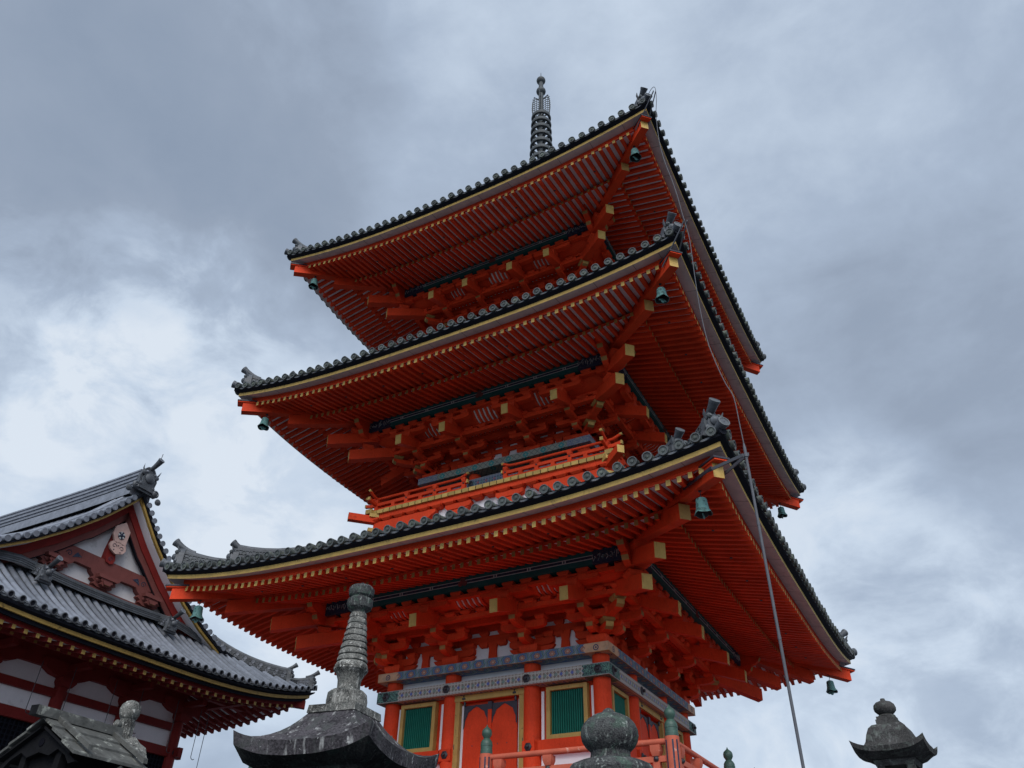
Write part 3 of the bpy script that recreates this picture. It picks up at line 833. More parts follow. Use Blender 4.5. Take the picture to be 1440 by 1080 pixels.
for sg in (-1, 1):
    xs = sorted((sg*1.19, sg*2.42))
    b.box(F0, xs[0], xs[1], 2.56, 2.74, 3.42, 3.66, 'vermilion')
    for a, c in ((1.215, 1.275), (2.35, 2.41)):
        q = sorted((sg*a, sg*c)); b.box(F0, q[0], q[1], 2.56, 2.60, 3.664, 4.64, 'plaster')
    q = sorted((sg*1.2, sg*2.4)); b.box(F0, q[0], q[1], 2.56, 2.58, 2.62, 3.41, 'plaster')
    b.box(F0, q[0], q[1], 2.56, 2.73, 2.45, 2.62, 'vermilion')
    hex_stud(b, sg*1.0, 2.785, 3.54, .085)
    b.box(F0, min(sg*.86, sg*1.14), max(sg*.86, sg*1.14), 2.6, 2.785, 3.42, 3.66, 'vermilion')
    for zt_ in (3.665,):
        b.tube([F0(sg*.83, 2.70, zt_-.02), F0(sg*.83, 2.70, zt_+.08)], .008, 'iron', 6)
b.box(F0, -1.0, 1.0, 2.56, 2.67, 4.60, 4.735, 'vermilion')
four('wall_panel', b, pagoda)
# windows
fr, la = MB(), MB()
x0, x1, z0, z1 = 1.37, 2.30, 3.664, 4.69
for a in ((x0, x0+.085, z0, z1), (x1-.085, x1, z0, z1), (x0+.085, x1-.085, z0, z0+.085), (x0+.085, x1-.085, z1-.08, z1)):
    fr.box(F0, a[0], a[1], 2.565, 2.70, a[2], a[3], 'ochre_board')
fr.box(F0, x0+.085, x1-.085, 2.56, 2.575, z0+.085, z1-.08, 'void_dark')
n = 15
for i in range(n):
    x = x0+.085+(x1-x0-.17)*(i+.5)/n
    la.extr([(-.017, 0), (-.008, .03), (.008, .03), (.017, 0), (0, -.02)], lambda a, bb, t: F0(x+a, 2.61+bb, t), z0+.075, z1-.07, 'green_bar')
la.box(F0, x0+.085, x1-.085, 2.586, 2.60, z0+.085, z1-.08, 'green_back')
mf, ml = fr.mesh('window'), la.mesh('lattice')
for k in range(4):
    for dx in (0, -(x0+x1)):
        M = RZ(k) @ Matrix.Translation((dx, 0, 0))
        o = put('window', mf, pagoda, M); put('lattice', ml, o, M)
# door
fr = MB()
for a in ((-.88, -.735, FZ, 4.76), (.735, .88, FZ, 4.76)):
    fr.box(F0, a[0], a[1], 2.56, 2.70, a[2], a[3]-.15, 'ochre_board')
fr.box(F0, -.88, .88, 2.56, 2.72, 4.61, 4.735, 'ochre_board')
for q in (-.70, .70): fr.box(F0, q-.03, q+.03, 2.561, 2.60, FZ, 4.55, 'plaster')
mfr = fr.mesh('door')
lf = MB()
lf.box(F0, .035, .655, 2.57, 2.625, FZ+.1, 4.52, 'vermilion')
for q in (.20, .42): lf.lathe([(.012, 0), (.012, .006), (.001, .008)], F0(q, 2.625, 3.7), 8, (0, -1, 0), 'iron')
hg = MB()
poly = [(.03, 4.525), (.66, 4.525), (.66, 4.05), (.632, 4.10), (.62, 4.22), (.58, 4.30), (.55, 4.38), (.48, 4.42), (.42, 4.46), (.35, 4.49), (.28, 4.46), (.22, 4.42), (.15, 4.38), (.12, 4.30), (.08, 4.24), (.06, 4.14), (.03, 4.10)]
hg.extr(poly, lambda a, bb, t: F0(a, t, bb), 2.626, 2.636, 'lead_cap')
for q in range(len(poly)-2):
    a = poly[q+2]; hg.lathe([(.010, 0), (.010, .006), (.001, .009)], F0(min(max(a[0], .05), .64), 2.636, a[1]+.035), 8, (0, -1, 0), 'lead_cap')
hg.tube([F0(.63, 2.66, 4.52), F0(.63, 2.66, 4.66)], .028, 'iron', 8)
hg.lathe([(.045, 0), (.05, .03), (.02, .05), (.034, .08), (.001, .11)], F0(.63, 2.70, 4.64), 10, mat='iron')
ms = MB(); ms.box(F0, -.045, .045, 2.57, 2.655, FZ+.1, 4.40, 'vermilion'); ms.box(F0, -.05, .05, 2.572, 2.662, 4.40, 4.56, 'lead_cap')
ml, mh, mm = lf.mesh('door_leaf'), hg.mesh('hinge_plate'), ms.mesh('meeting_post')
for k in range(4):
    o = put('door', mfr, pagoda, RZ(k)); put('meeting_post', mm, o, RZ(k))
    for sx in (1, -1):
        M = RZ(k) @ Matrix.Diagonal((sx, 1, 1, 1))
        put('door_leaf', ml, o, M); put('hinge_plate', mh, o, M)

# --- upper storey bodies, tie beams and balconies
for B, zb, zbal, ob, pu, pl in ((2.28, 10.73, 9.54, 3.40, 'painted_second_upper', 'painted_second'), (1.96, 16.08, 14.9, 3.06, 'painted_third_upper', 'painted_second')):
    bo = B+.295
    b = MB()
    b.loft([[F0(u*o, o, z) for o, z in ((bo, zb), (bo, zb-.19), (bo-.5, zb-.19), (bo-.5, zb))] for u in (-1, 1)], pu)
    four('tie_beam', b, pagoda)
    b = MB()
    b.loft([[F0(u*o, o, z) for o, z in ((B+.22, zb-.40), (B+.22, zb-.65), (B-.1, zb-.65), (B-.1, zb-.40))] for u in (-1, 1)], pl)
    for x in (-B, -.4*B, .4*B, B): hex_stud(b, x, B+.22, zb-.52, .085)
    four('tie_beam', b, pagoda)
    b = MB()
    b.loft([[F0(u*o, o, z) for o, z in ((B-.06, zb-.15), (B-.06, zb-.42))] for u in (-1, 1)], 'indigo', False)
    b.loft([[F0(u*o, o, z) for o, z in ((B-.02, zb-.6), (B-.02, zbal-1.2))] for u in (-1, 1)], 'vermilion', False)
    b.box(F0, -B*.38, B*.38, B-.01, B+.05, zbal, zb-.66, 'dull_ochre')
    four('wall_panel', b, pagoda)
    b = MB(); b.lathe([(.165, 0), (.165, zb-.19-zbal)], (0, 0, zbal), 24, mat='vermilion'); me = b.mesh('column')
    for k in range(4):
        put('column', me, pagoda, RZ(k) @ Matrix.Translation((B, -B, 0)))
        for c in (-.4, .4): put('column', me, pagoda, RZ(k) @ Matrix.Translation((c*B, -B, 0)))
    # balcony: floor boards with painted ends, beam, blocks, arms, plaster, railing
    b = MB()
    n = int(2*ob/.2)
    for i in range(n):
        x0 = -ob+2*ob*i/n; x1 = -ob+2*ob*(i+1)/n
        b.box(F0, x0+.011, x1-.011, ob-.30, ob+random.uniform(-.004, .004), zbal-.105, zbal, 'ochre_paint')
    b.loft([[F0(u*o, o, z) for o, z in ((ob-.012, zbal-.012), (ob-.012, zbal-.095), (B-.1, zbal-.08), (B-.1, zbal-.012))] for u in (-1, 1)], 'dark_board')
    for sg in (-1, 1):
        b.box(F0, sg*ob-.10, sg*ob+.10, ob-.08, ob+.10, zbal-.10, zbal+.02, 'ochre_paint')
    bal = put('balcony', b.mesh('balcony'), pagoda, RZ(0))
    for k in (1, 2, 3): put('floor_edge', bal.data, bal, RZ(k))
    b = MB()
    b.loft([[F0(u*o, o, z) for o, z in ((ob-.06, zbal-.107), (ob-.06, zbal-.235), (ob-.3, zbal-.235), (ob-.3, zbal-.107))] for u in (-1, 1)], 'vermilion')
    b.loft([[F0(u*o, o, z) for o, z in ((ob-.22, zbal-.2), (ob-.22, zbal-.95))] for u in (-1, 1)], 'plaster', False)
    n = int(2*ob/.40)
    for i in range(n+1):
        x = -ob+.12+(2*ob-.24)*i/n
        block(b, F0, x, ob-.14, zbal-.325, .29, .092)
    for c in (-.72, .72):
        b.extr(arm_poly(.37, .15), lambda a, bb, t: F0(c+a, ob-.14+t, zbal-.475+bb), -.07, .08, 'vermilion')
        b.extr([(-.30, .0), (-.16, -.14), (-.14, -.5), (.14, -.5), (.16, -.14), (.30, .0)], lambda a, bb, t: F0(c+a, ob-.14+t, zbal-.477+bb), -.06, .06, 'vermilion')
    for sg in (-1, 1):
        b.extr([(1.38, .15), (1.38, .08), (1.42, .03), (1.50, 0), (1.62, -.1), (1.66, -.4), (ob-.1, -.4), (ob-.1, .15)], lambda a, bb, t: F0(sg*a, ob-.14+t, zbal-.475+bb), -.07, .08, 'vermilion')
    b.box(F0, -ob, ob, ob-.2, ob-.11, zbal-.9, zbal-.68, 'vermilion')
    four('balcony_bracket', b, bal)
    b = MB()
    d0 = ob-.6
    b.beam((d0, -d0, zbal-.34), (ob+.40, -ob-.40, zbal-.34), .17, .19, 'vermilion', 'ochre_paint')
    for zz_ in (zbal-.62, zbal-.2):
        b.beam((d0, -d0, zz_), (ob+.02, -ob-.02, zz_), .26, .10, 'ochre_paint', 'ochre_paint')
    four('corner_beam', b, bal)
    rl = MB(); R0 = ob-.10; E_ = .36
    def rail(z, half, rnd):
        for x0, x1, up0, up1 in ((-R0-E_, -.50, 1, 1), (.50, R0+E_, 1, 1)):
            pts = []
            N = 16
            for i in range(N+1):
                x = x0+(x1-x0)*i/N; e = min(x-x0, x1-x)
                pts.append(F0(x, R0, z+(.10*(max(0, .34-e)/.34)**2 if rnd else .04*(max(0, .25-e)/.25)**2)))
            if rnd:
                rl.tube(pts, half, 'vermilion', 10)
                for q in (0, -1): rl.lathe([(half*1.04, -.04), (half*1.06, .02), (.001, .022)], pts[q], 10, (-1 if q == 0 else 1, 0, .25), 'ochre_paint')
            else:
                rings = [[p+Vector((0, -half*.8, -half)), p+Vector((0, half*.8, -half)), p+Vector((0, half*.8, half)), p+Vector((0, -half*.8, half))] for p in pts]
                rl.loft(rings, 'vermilion', True, True)
                for q, sg in ((0, -1), (-1, 1)):
                    p = pts[q]; rl.box(lambda x, o, zz_: p+Vector((x, -o, zz_)), -.02, .02, -half*.9, half*.9, -half*1.06, half*1.06, 'ochre_paint')
    rail(zbal+.375, .036, True); rail(zbal+.20, .042, False)
    for x0, x1 in ((-R0, -.56), (.56, R0)): rl.box(F0, x0, x1, R0-.045, R0+.045, zbal+.012, zbal+.075, 'vermilion')
    for sg in (-1, 1):
        for q, full in ((.60, 1), (1.02, 0), (1.46, 1), (1.9, 0), (2.34, 1), (2.75, 0), (R0, 1)):
            if q > R0+.01: continue
            x = sg*q
            rl.box(F0, x-.05, x+.05, R0-.048, R0+.048, zbal+.0, zbal+.165, 'vermilion')
            if full:
                block(rl, F0, x, R0, zbal+.243, .12, .11)
                rl.lathe([(.022, 0), (.022, .02), (.001, .03)], F0(x, R0+.035, zbal+.20), 8, (0, -1, 0), 'iron')
    four('railing', rl, bal)

# --- spire
b = MB()
zt0 = ST[2]['H']-.58+.135+.30*5.5+.047*5.5**2-.35
b.box(lambda x, o, z: Vector((x, o, z)), -.75, .75, -.75, .75, zt0, zt0+.75, 'bronze_dark')
b.box(lambda x, o, z: Vector((x, o, z)), -.85, .85, -.85, .85, zt0+.75, zt0+.85, 'bronze_dark')
b.lathe([(.62, 0), (.60, .25), (.45, .45), (.2, .55), (.5, .7), (.62, .95), (.2, 1.0)], (0, 0, zt0+.85), 24, mat='bronze_dark')
b.lathe([(.12, 0), (.12, 6.5), (.10, 10.2), (.001, 10.25)], (0, 0, 21.4), 16, mat='bronze_dark')
spire = put('spire', b.mesh('spire'), pagoda)
zr = 28.75; i = 0
while i < 9:
    rr = .40*(1+.03*i); rg = MB()
    rg.loft([[Vector((r_*cos(2*pi*k/32), r_*sin(2*pi*k/32), zr+z_)) for r_, z_ in ((rr, 0), (rr+.02, .07), (rr, .17), (rr-.075, .17), (rr-.085, 0))] for k in range(33)], 'bronze_dark')
    rg.lathe([(.125, -.10), (.20, -.04), (.21, .08), (.15, .16), (.12, .2)], (0, 0, zr), 20, mat='bronze_dark')
    for q in range(4):
        a = q*pi/2+pi/4; rg.beam((.1*cos(a), .1*sin(a), zr+.02), ((rr-.03)*cos(a), (rr-.03)*sin(a), zr+.03), .05, .05, 'bronze_dark')
    for q in range(4):
        a = q*pi/2+pi/4; rg.beam((rr*cos(a), rr*sin(a), zr-.46), (rr*cos(a), rr*sin(a), zr+.02), .035, .035, 'bronze_dark')
    put('spire_ring', rg, spire); zr -= .47*(1+.01*i); i += 1
b = MB()
b.lathe([(.08, -.2)]+[(.21*sin(pi*k/10), -.21*cos(pi*k/10)) for k in range(1, 10)]+[(.08, .2)], (0, 0, 30.80), 24, mat='bronze_dark')
put('jewel_ball', b, spire)
b = MB()
b.lathe([(.08, -.22)]+[(.20*sin(pi*k/10), -.20*cos(pi*k/10)) for k in range(1, 10)]+[(.05, .19), (.022, .25), (.010, .62), (.001, .64)], (0, 0, 31.62), 24, mat='bronze_dark')
put('jewel_ball', b, spire)
# openwork water-flame fins
for k in range(4):
    b = MB(); T = lambda a, bb: (RZ(k) @ Matrix.Rotation(.25, 4, 'Z')) @ Vector((a, 0, bb))
    out_ = [(.12, 28.95), (.34, 29.05), (.38, 29.5), (.37, 30.0), (.30, 30.45), (.12, 30.25)]
    b.tube([T(*q) for q in out_], .028, 'bronze_dark', 6)
    for q in range(9):
        z = 29.05+q*.15; w_ = .36-.03*abs(q-4)/4
        b.tube([T(.12, z-.06), T(.22, z+.04), T(w_, z), T(w_+.05, z+.06)], .016, 'bronze_dark', 5)
    for a in (.2, .29): b.tube([T(a, 29.0), T(a, 30.3)], .014, 'bronze_dark', 5)
    put('flame_fin', b, spire)

# ------------------------------------------------------------------ terrace and its railing
b = MB()
def sq(o, z): return [Vector((-o, -o, z)), Vector((o, -o, z)), Vector((o, o, z)), Vector((-o, o, z))]
b.loft([sq(5.6, -1.6), sq(5.25, 1.75), sq(5.35, 1.75), sq(5.35, 1.95)], 'stone_wall', True, True)
b.loft([sq(4.9, 1.95), sq(4.9, FZ-.005)], 'vermilion', True, True)
tag(put('terrace', b), 'stepped stone terrace the pagoda and its railing stand on', 'terrace')
rail_t = thing('veranda_railing', 'faded vermilion railing with green onion shaped post caps round the pagoda base', 'railing', (0, 0, FZ))
po, fi = MB(), MB()
po.lathe([(.125, 0), (.12, .86)], (0, 0, FZ), 18, mat='faded_vermilion')
for a in (-2.2, -1.2, -.6): po.box(lambda x, o, z: Matrix.Rotation(a, 4, 'Z') @ Vector((o, x, z)), -.014, .014, .11, .124, FZ+.35, FZ+.80, 'indigo')
fi.lathe([(0.110, 0), (0.112, .02), (0.112, .06), (0.107, .065), (0.107, .13), (0.112, .135), (0.112, .16), (0.107, .165), (0.106, .20), (0.080, .245), (0.056, .265), (0.064, .285), (0.092, .33), (0.094, .38), (0.080, .42), (0.040, .455), (0.016, .475), (0.005, .51)], (0, 0, FZ+.86), 22, mat='giboshi_copper')
mp_, mf_ = po.mesh('post'), fi.mesh('post_cap')
for k in range(4):
    for x in (-1.08, 1.08, 4.6):
        M = RZ(k) @ Matrix.Translation((x, -4.6, 0)); o = put('post', mp_, rail_t, M); put('post_cap', mf_, o, M)
for x0, x1 in ((-4.6, -1.08), (1.08, 4.6)):
    b = MB()
    pts = [F0(x0+(x1-x0)*q/8, 4.6, FZ+.80) for q in range(9)]
    b.tube(pts, .05, 'faded_vermilion', 12)
    b.box(F0, x0, x1, 4.56, 4.64, FZ+.49, FZ+.58, 'faded_vermilion')
    b.box(F0, x0, x1, 4.55, 4.65, FZ, FZ+.10, 'faded_vermilion')
    for q in (.08, .36, .64, .92):
        x = x0+(x1-x0)*q
        b.box(F0, x-.055, x+.055, 4.545, 4.655, FZ+.1, FZ+.49, 'faded_vermilion')
        block(b, F0, x, 4.6, FZ+.58, .17, .165, 'faded_vermilion')
        b.lathe([(.04, 0), (.045, .02), (.02, .05), (.001, .06)], F0(x, 4.64, FZ+.535), 10, (0, -1, 0), 'iron')
    me = b.mesh('rails')
    for k in range(4): put('rails', me, rail_t, RZ(k))

# ------------------------------------------------------------------ wind bells
def bell_parts():
    a = MB()
    prof = [(.02, 0), (.08, -.005), (.125, -.03), (.14, -.07), (.142, -.16), (.15, -.17), (.148, -.19), (.155, -.28), (.185, -.35), (.225, -.40)]
    n = 24; rings = []
    for i, (r, z) in enumerate(prof):
        rings.append([Vector((r*cos(2*pi*k/n), r*sin(2*pi*k/n), z-(.055*abs(sin(2*pi*k/n*2+.6))*(1 if i == len(prof)-1 else .35 if i == len(prof)-2 else 0)))) for k in range(n)])
    a.loft(rings, 'verdigris', True)
    inner = [[Vector((v.x*.93, v.y*.93, v.z-.0)) for v in r] for r in rings[2:]]
    a.loft(inner, 'iron', True); a.loft([rings[-1], inner[-1]], 'verdigris', True)
    a.add(rings[0], [tuple(range(n))], 'verdigris')
    h = MB()
    h.lathe([(.045, 0), (.045, .02), (.02, .03), (.02, .05)], (0, 0, .17), 10, mat='iron')
    h.tube([(0, 0, .18), (.02, 0, .12), (0, 0, .06), (-.015, 0, .02), (0, 0, -.01)], .012, 'iron', 6)
    c = MB()
    c.tube([(0, 0, -.05), (.01, 0, -.42)], .008, 'iron', 6)
    poly = [(-.17, -.46), (-.10, -.42), (0, -.40), (.10, -.42), (.17, -.46), (.15, -.50), (.08, -.49), (.05, -.55), (0, -.56), (-.05, -.55), (-.08, -.49), (-.15, -.50)]
    c.extr(poly, lambda x, z, t: Vector((x*.8, t+.1*x, z)), -.007, .007, 'verdigris')
    return a.mesh('wind_bell'), h.mesh('hook'), c.mesh('wind_vane')
ma, mh, mc = bell_parts()
where = [(0, 0, 'near', 'lowest'), (0, 3, 'left', 'lowest'), (0, 1, 'right', 'lowest'), (1, 0, 'near', 'middle'), (1, 3, 'left', 'middle'), (1, 1, 'right', 'middle'), (2, 0, 'near', 'topmost'), (2, 3, 'left', 'topmost')]
for si, k, cn, lv in where:
    S = ST[si]; d = S['W']-.60
    p = RZ(k) @ Vector((d, -d, S['H']-.645)); 
    a = random.uniform(0, 6) if k != 3 else .9
    tilt = Matrix.Rotation(random.uniform(-.08, .08), 4, 'X')
    M = Matrix.Translation(p) @ tilt @ Matrix.Rotation(a, 4, 'Z') @ Matrix.Scale(.70, 4)
    o = put('wind_bell', ma, None, M); tag(o, f'green bronze wind bell hanging under the {cn} corner of the {lv} pagoda roof', 'bell', 'wind bells under the roof corners')
    put('hook', mh, o, M); put('wind_vane', mc, o, M)

# ------------------------------------------------------------------ lightning conductor
lc = thing('lightning_conductor', 'grey lightning rod pipe and cable running up past the near roof corners', 'cable', (7, -7, -1.6))
b = MB()
b.tube([(7, -7, -1.6), (7, -7, 3), (7, -7, 6.5)], .021, 'conduit_grey', 12)
b.lathe([(.024, 0), (.024, .2), (.012, .28)], (7, -7, 6.45), 12, mat='conduit_grey')
for z in (1.2, 3.6, 5.3): b.lathe([(.024, 0), (.024, .06)], (7, -7, z), 12, mat='conduit_grey')
put('pipe', b, lc)
def bez(p, n=16):
    p = [Vector(q) for q in p]; out = []
    for i in range(len(p)-1):
        a = p[max(i-1, 0)]; q0 = p[i]; q1 = p[i+1]; d = p[min(i+2, len(p)-1)]
        for k in range(n):
            t = k/n; out.append(.5*((2*q0)+(-a+q1)*t+(2*a-5*q0+4*q1-d)*t*t+(-a+3*q0-3*q1+d)*t**3))
    out.append(p[-1]); return out
b = MB()
dz_ = lambda L: [(d, -d, z) for d, z in L]
b.tube(bez(dz_([(7, 6.72), (6.99, 7.13), (6.97, 7.66), (6.86, 8.06), (6.74, 8.6), (6.63, 9.28), (6.58, 10.18), (6.59, 11.15), (6.61, 11.87), (6.60, 12.19)]), 6), .008, 'conduit_grey', 6)
b.tube(bez(dz_([(6.60, 12.19), (6.53, 12.87), (6.48, 13.47), (6.39, 14.24), (6.27, 15.06), (6.20, 15.95), (6.22, 16.91), (6.31, 17.45), (6.32, 17.9), (6.22, 18.1), (6.05, 18.15)]), 6), .008, 'conduit_grey', 6)
put('cable', b, lc)
b = MB()
for s in (-1, 1):
    q = Vector((s*.10, s*.10, 0))
    for (dx, z0, e, z1) in ((6.42, 6.72, 7.03, 6.10),):
        b.beam(Vector((5.75, -5.75, 6.78))+q*1.1, Vector((6.45, -6.45, 6.66))+q*1.1, .02, .06, 'lead_cap')
        b.beam(Vector((6.35, -6.35, 6.675))+q*1.1, Vector((7.0, -7.0, 6.50+.02*s))+q*.35, .02, .055, 'conduit_grey')
b.lathe([(.036, 0), (.036, .06)], (7, -7, 6.48), 12, mat='conduit_grey')
put('clamp', b, lc)
for W, H in ((6.234, 12.479), (5.929, 17.826)):
    b = MB()
    for s in (-1, 1):
        q = Vector((s*.10, s*.10, 0)); d = W-.3
        b.beam(Vector((d, -d, H-.46))+q, Vector((W+.36, -W-.36, H+.07 if W > 6 else H-.02))+q*.2, .018, .045, 'conduit_grey')
    put('clamp', b, lc)
# ------------------------------------------------------------------ HALL (hip-and-gable) on the left
hall = thing('temple_hall', 'maroon and white hip and gable hall with grey tiled roof at left', 'temple hall', (-15.25, -2.86, -1.6))
YC = -2.86; XE = -12.2; HW = 7.96; LS = 11.0
TF = lambda x, o, z: Vector((XE-HW+o, YC+x, z))            # front: looks to +x
TS = lambda x, o, z: Vector((XE-LS-x, YC+o, z))            # side: looks to +y
TS2 = lambda x, o, z: Vector((XE-LS+x, YC-o, z))           # side: looks to -y
HA = .68; HZ = 7.88-HA
EF = Eave(TF, HW, HZ, HA, 3.4, HW-3.0, HW-.95)
ES = Eave(TS, HW, HZ, HA, 4.2, HW-3.0, HW-.95, ext=LS-HW)
ES2 = Eave(TS2, HW, HZ, HA, 4.2, HW-3.0, HW-.95, ext=LS-HW)
XG = -14.05     # outer face of the barge tiles
XW = -14.75     # gable wall
BARGE = [(0, 12.76), (.36, 12.34), (1.06, 11.56), (2.03, 10.66), (2.95, 9.93), (3.85, 9.36), (4.9, 8.84), (5.5, 8.70), (6.16, 8.50), (7.0, 8.02), (7.96, 7.42), (8.3, 7.26)]
def barge_z(v):
    v = abs(v)
    for (a, za), (b_, zb_) in zip(BARGE, BARGE[1:]):
        if v <= b_: return za+(zb_-za)*(v-a)/(b_-a)
    return BARGE[-1][1]
b = MB()
def hall_front_prof(o):
    s = HW+.17-o; return HZ+.20+.55*s+.05*s*s
RT = dict(spacing=.324, r=.088, mats=('hall_tile', 'hall_tile'), rim='tile', face='dark_board', disc='open')
TRF = tile_roof(EF, hall_front_prof, HW-2.62, oe=HW+.17, **RT)
hroof = put('roof', TRF['tiles'], hall); put('eave_tiles', TRF['eave_tiles'], hroof)
side_prof = lambda o: barge_z(o)+.10
def side_lim(x):     # tile rows beyond the gable edge stop at the hip
    X = -x+XE-LS
    return 0.12 if X < XG-.25 else 0
for E_, nm in ((ES, 'side_slope'), (ES2, 'side_slope')):
    T = E_.T
    zzs = lambda x, o, E_=E_: side_prof(o)+E_.A*min(1, abs(x)/E_.lim(max(o, .1)))**E_.p*max(0, min(1.06, o/HW))**4
    sb_, sd_ = MB(), MB()
    xg = LS-(XE-XG)
    # surface: main part up to the ridge, corner part up to the hip
    for x0, x1, lo in ((-LS, xg, None),):
        rings = []
        for i in range(25):
            x = x0+(x1-x0)*i/24; rings.append([T(x, .15+(HW+.14-.15)*q/12, zzs(x, .15+(HW+.14-.15)*q/12)-.03) for q in range(13)])
        if E_ is ES: rings = [[T(-(x0+(x1-x0)*i/24), .15+(HW+.14-.15)*q/12, zzs(x0+(x1-x0)*i/24, .15+(HW+.14-.15)*q/12)-.03) for q in range(13)] for i in range(25)]
        sb_.loft(rings, 'hall_tile', False)
    sx = 1 if E_ is ES2 else -1
    rings = []
    for i in range(9):
        x = xg+(LS-.02-xg)*i/8; o0 = max(x-E_.ext, HW-2.6); rings.append([T(sx*x, o0+(HW+.14-o0)*q/6, zzs(x, o0+(HW+.14-o0)*q/6)-.03) for q in range(7)])
    sb_.loft(rings, 'hall_tile', False)
    n = int(2*LS/.324)
    for i in range(n):
        x = LS-.22-i*.324
        if x < -LS+.2: break
        o0 = .15 if x < xg-.1 else x-E_.ext+.1
        if HW+.17-o0 < .1: continue
        K = max(2, int((HW+.17-o0)/.5)); rings = []
        for q in range(K+1):
            o = HW+.17-(HW+.17-o0)*q/K; z = zzs(x, o)
            rings.append([T(sx*x+.088*cos(a), o, z+.088*sin(a)-.006) for a in [pi*j/6 for j in range(7)]])
        sb_.loft(rings, 'hall_tile', False)
        p = T(sx*x, HW+.17, zzs(x, HW+.17)); sd_.lathe([(.095, -.1, 'hall_tile'), (.098, 0, 'tile'), (.072, .002, 'tile'), (.066, -.02, 'dark_board'), (.001, -.03, 'dark_board')], p, 12, T(0, 1, -.1)-T(0, 0, 0))
    o = put(nm, sb_, hroof); put('eave_tiles', sd_, hroof)
kw = dict(red='maroon', gold='ochre_board', gold2='dull_ochre', white='hall_plaster', board='ochre_board', spacing=.36, rw=.11, rh=.115, black_under=True)
for E_ in (EF, ES):
    EV = make_eave(E_, **kw)
    for nm in ('eave_board', 'fascia'): put(nm, EV[nm], hroof)
    for nm in ('flying_rafters', 'base_rafters'):
        q = EV[nm]; EV['soffit'].add(q.v, q.f, [q.mats[i] for i in q.m])
    put('rafters', EV['soffit'], hroof)
# hip rafters at the far corner and near corner
for sy in (1, -1):
    b = MB()
    def hq(d, z): return Vector((XE-HW+d, YC+sy*d, z))
    b.beam(hq(HW-3.2, 7.80), hq(HW-.9, 7.22), .24, .30, 'maroon', 'maroon')
    b.beam(hq(HW-1.4, 7.52), hq(HW-.08, 7.38), .22, .26, 'maroon', 'maroon')
    put('hip_rafter', b, hroof)
# hip ridges: two tiers with horned end tiles
zzf = TRF['zz']
for sy in (1, -1):
    def hr(d): return Vector((XE-HW+d, YC+sy*d, zzf(d, d)-.07))
    for a, c, h0, h1 in ((HW-2.75, HW-.62, .30, .46), (HW-.60, HW-.02, .16, .40)):
        b = MB(); path = [hr(a+(c-a)*k/10) for k in range(11)]
        ridge(b, path, [h0+(h1-h0)*(k/10)**2 for k in range(11)], .28, 'tile', 'hall_tile')
        put('corner_ridge', b, hroof)
        b = MB(); e = hr(c); dh = Vector((1, sy, 0))
        onigawara(b, e+dh*.02, dh, .38, h1+.06, 'tile', 'hall_tile'); toribusuma(b, e+Vector((0, 0, h1+.0))-dh*.16, dh, .46, .075, .50, 'tile', 'hall_tile')
        put('ridge_end_tile', b, hroof)
    b = MB(); e = hr(HW+.02); b.tube([e-Vector((.2, sy*.2, -.02)), e+Vector((.14, sy*.14, .06))], [.085, .10], 'tile', 12); put('corner_tile', b, hroof)
# --- gable
b = MB()
vs = [v*.25 for v in range(-18, 19)]
def barge_strip(mb, x0, x1, up, dn, mat, vmax=4.9, vmin=None):
    for sg in (-1, 1):
        rings = []
        for k in range(23):
            v = vmax*k/22; z = barge_z(v)
            # thickness measured perpendicular to the slope
            sl = (barge_z(v+.05)-barge_z(max(0, v-.05)))/(.1 if v > .05 else .05+v); nrm = sqrt(1+sl*sl)
            y = YC+sg*v
            rings.append([Vector((x0, y, z+up*nrm)), Vector((x1, y, z+up*nrm)), Vector((x1, y, z+dn*nrm)), Vector((x0, y, z+dn*nrm))])
        mb.loft(rings, mat, True, True)
barge_strip(b, XG-.10, XG, 0, -.075, 'ochre_board')
barge_strip(b, XG-.56, XG-.43, -.079, -.32, 'maroon')
barge_strip(b, XG-.60, XG-.47, -.324, -.52, 'dull_maroon')
barge_strip(b, XG-.61, XG-.49, -.524, -.55, 'dark_board')
put('barge_board', b, hroof)
b = MB()
barge_strip(b, XW-.05, XG-.12, -.002, -.074, 'hall_plaster')
barge_strip(b, XW-.05, XG+.06, .10, .003, 'dark_board', 5.1)
put('verge_soffit', b, hroof)
b = MB(); 
L = [0.0]; 
v = .32
verge = []
while v < 5.2:
    sl = (barge_z(v+.05)-barge_z(v-.05))/.1; verge.append((v, sl)); v += .285/sqrt(1+sl*sl)
for sg in (-1, 1):
    b = MB()
    for v, sl in verge:
        p = Vector((XG+.10, YC+sg*v, barge_z(v)+.17))
        b.tube([p+Vector((-.62, 0, .02)), p], .088, 'hall_tile', 12)
        b.lathe([(.096, -.08, 'hall_tile'), (.10, 0, 'hall_tile'), (.074, .002, 'tile_rim'), (.066, -.02, 'tile'), (.03, -.01, 'tile'), (.001, -.01, 'tile')], p, 14, (1, 0, -.05))
        # curved flat tile between discs
        b.loft([[p+Vector((-.02, sg*a*.28-.0, -.05-.05*sin(pi*a)+sl*.0+a*.28*sl)), p+Vector((-.3, sg*a*.28, -.05-.05*sin(pi*a)+a*.28*sl))] for a in (0, .2, .4, .6, .8, 1)], 'tile', False)
    put('verge_tiles', b, hroof)
# rolled tile courses along the verge, above the discs
for sg in (-1, 1):
    for off, rr in ((-.52, .10), (-.85, .09)):
        b = MB()
        b.tube([Vector((XG+off, YC+sg*v, barge_z(v)+.26)) for v in [.3+.25*k for k in range(19)]], rr, 'hall_tile', 10)
        put('verge_roll', b, hroof)
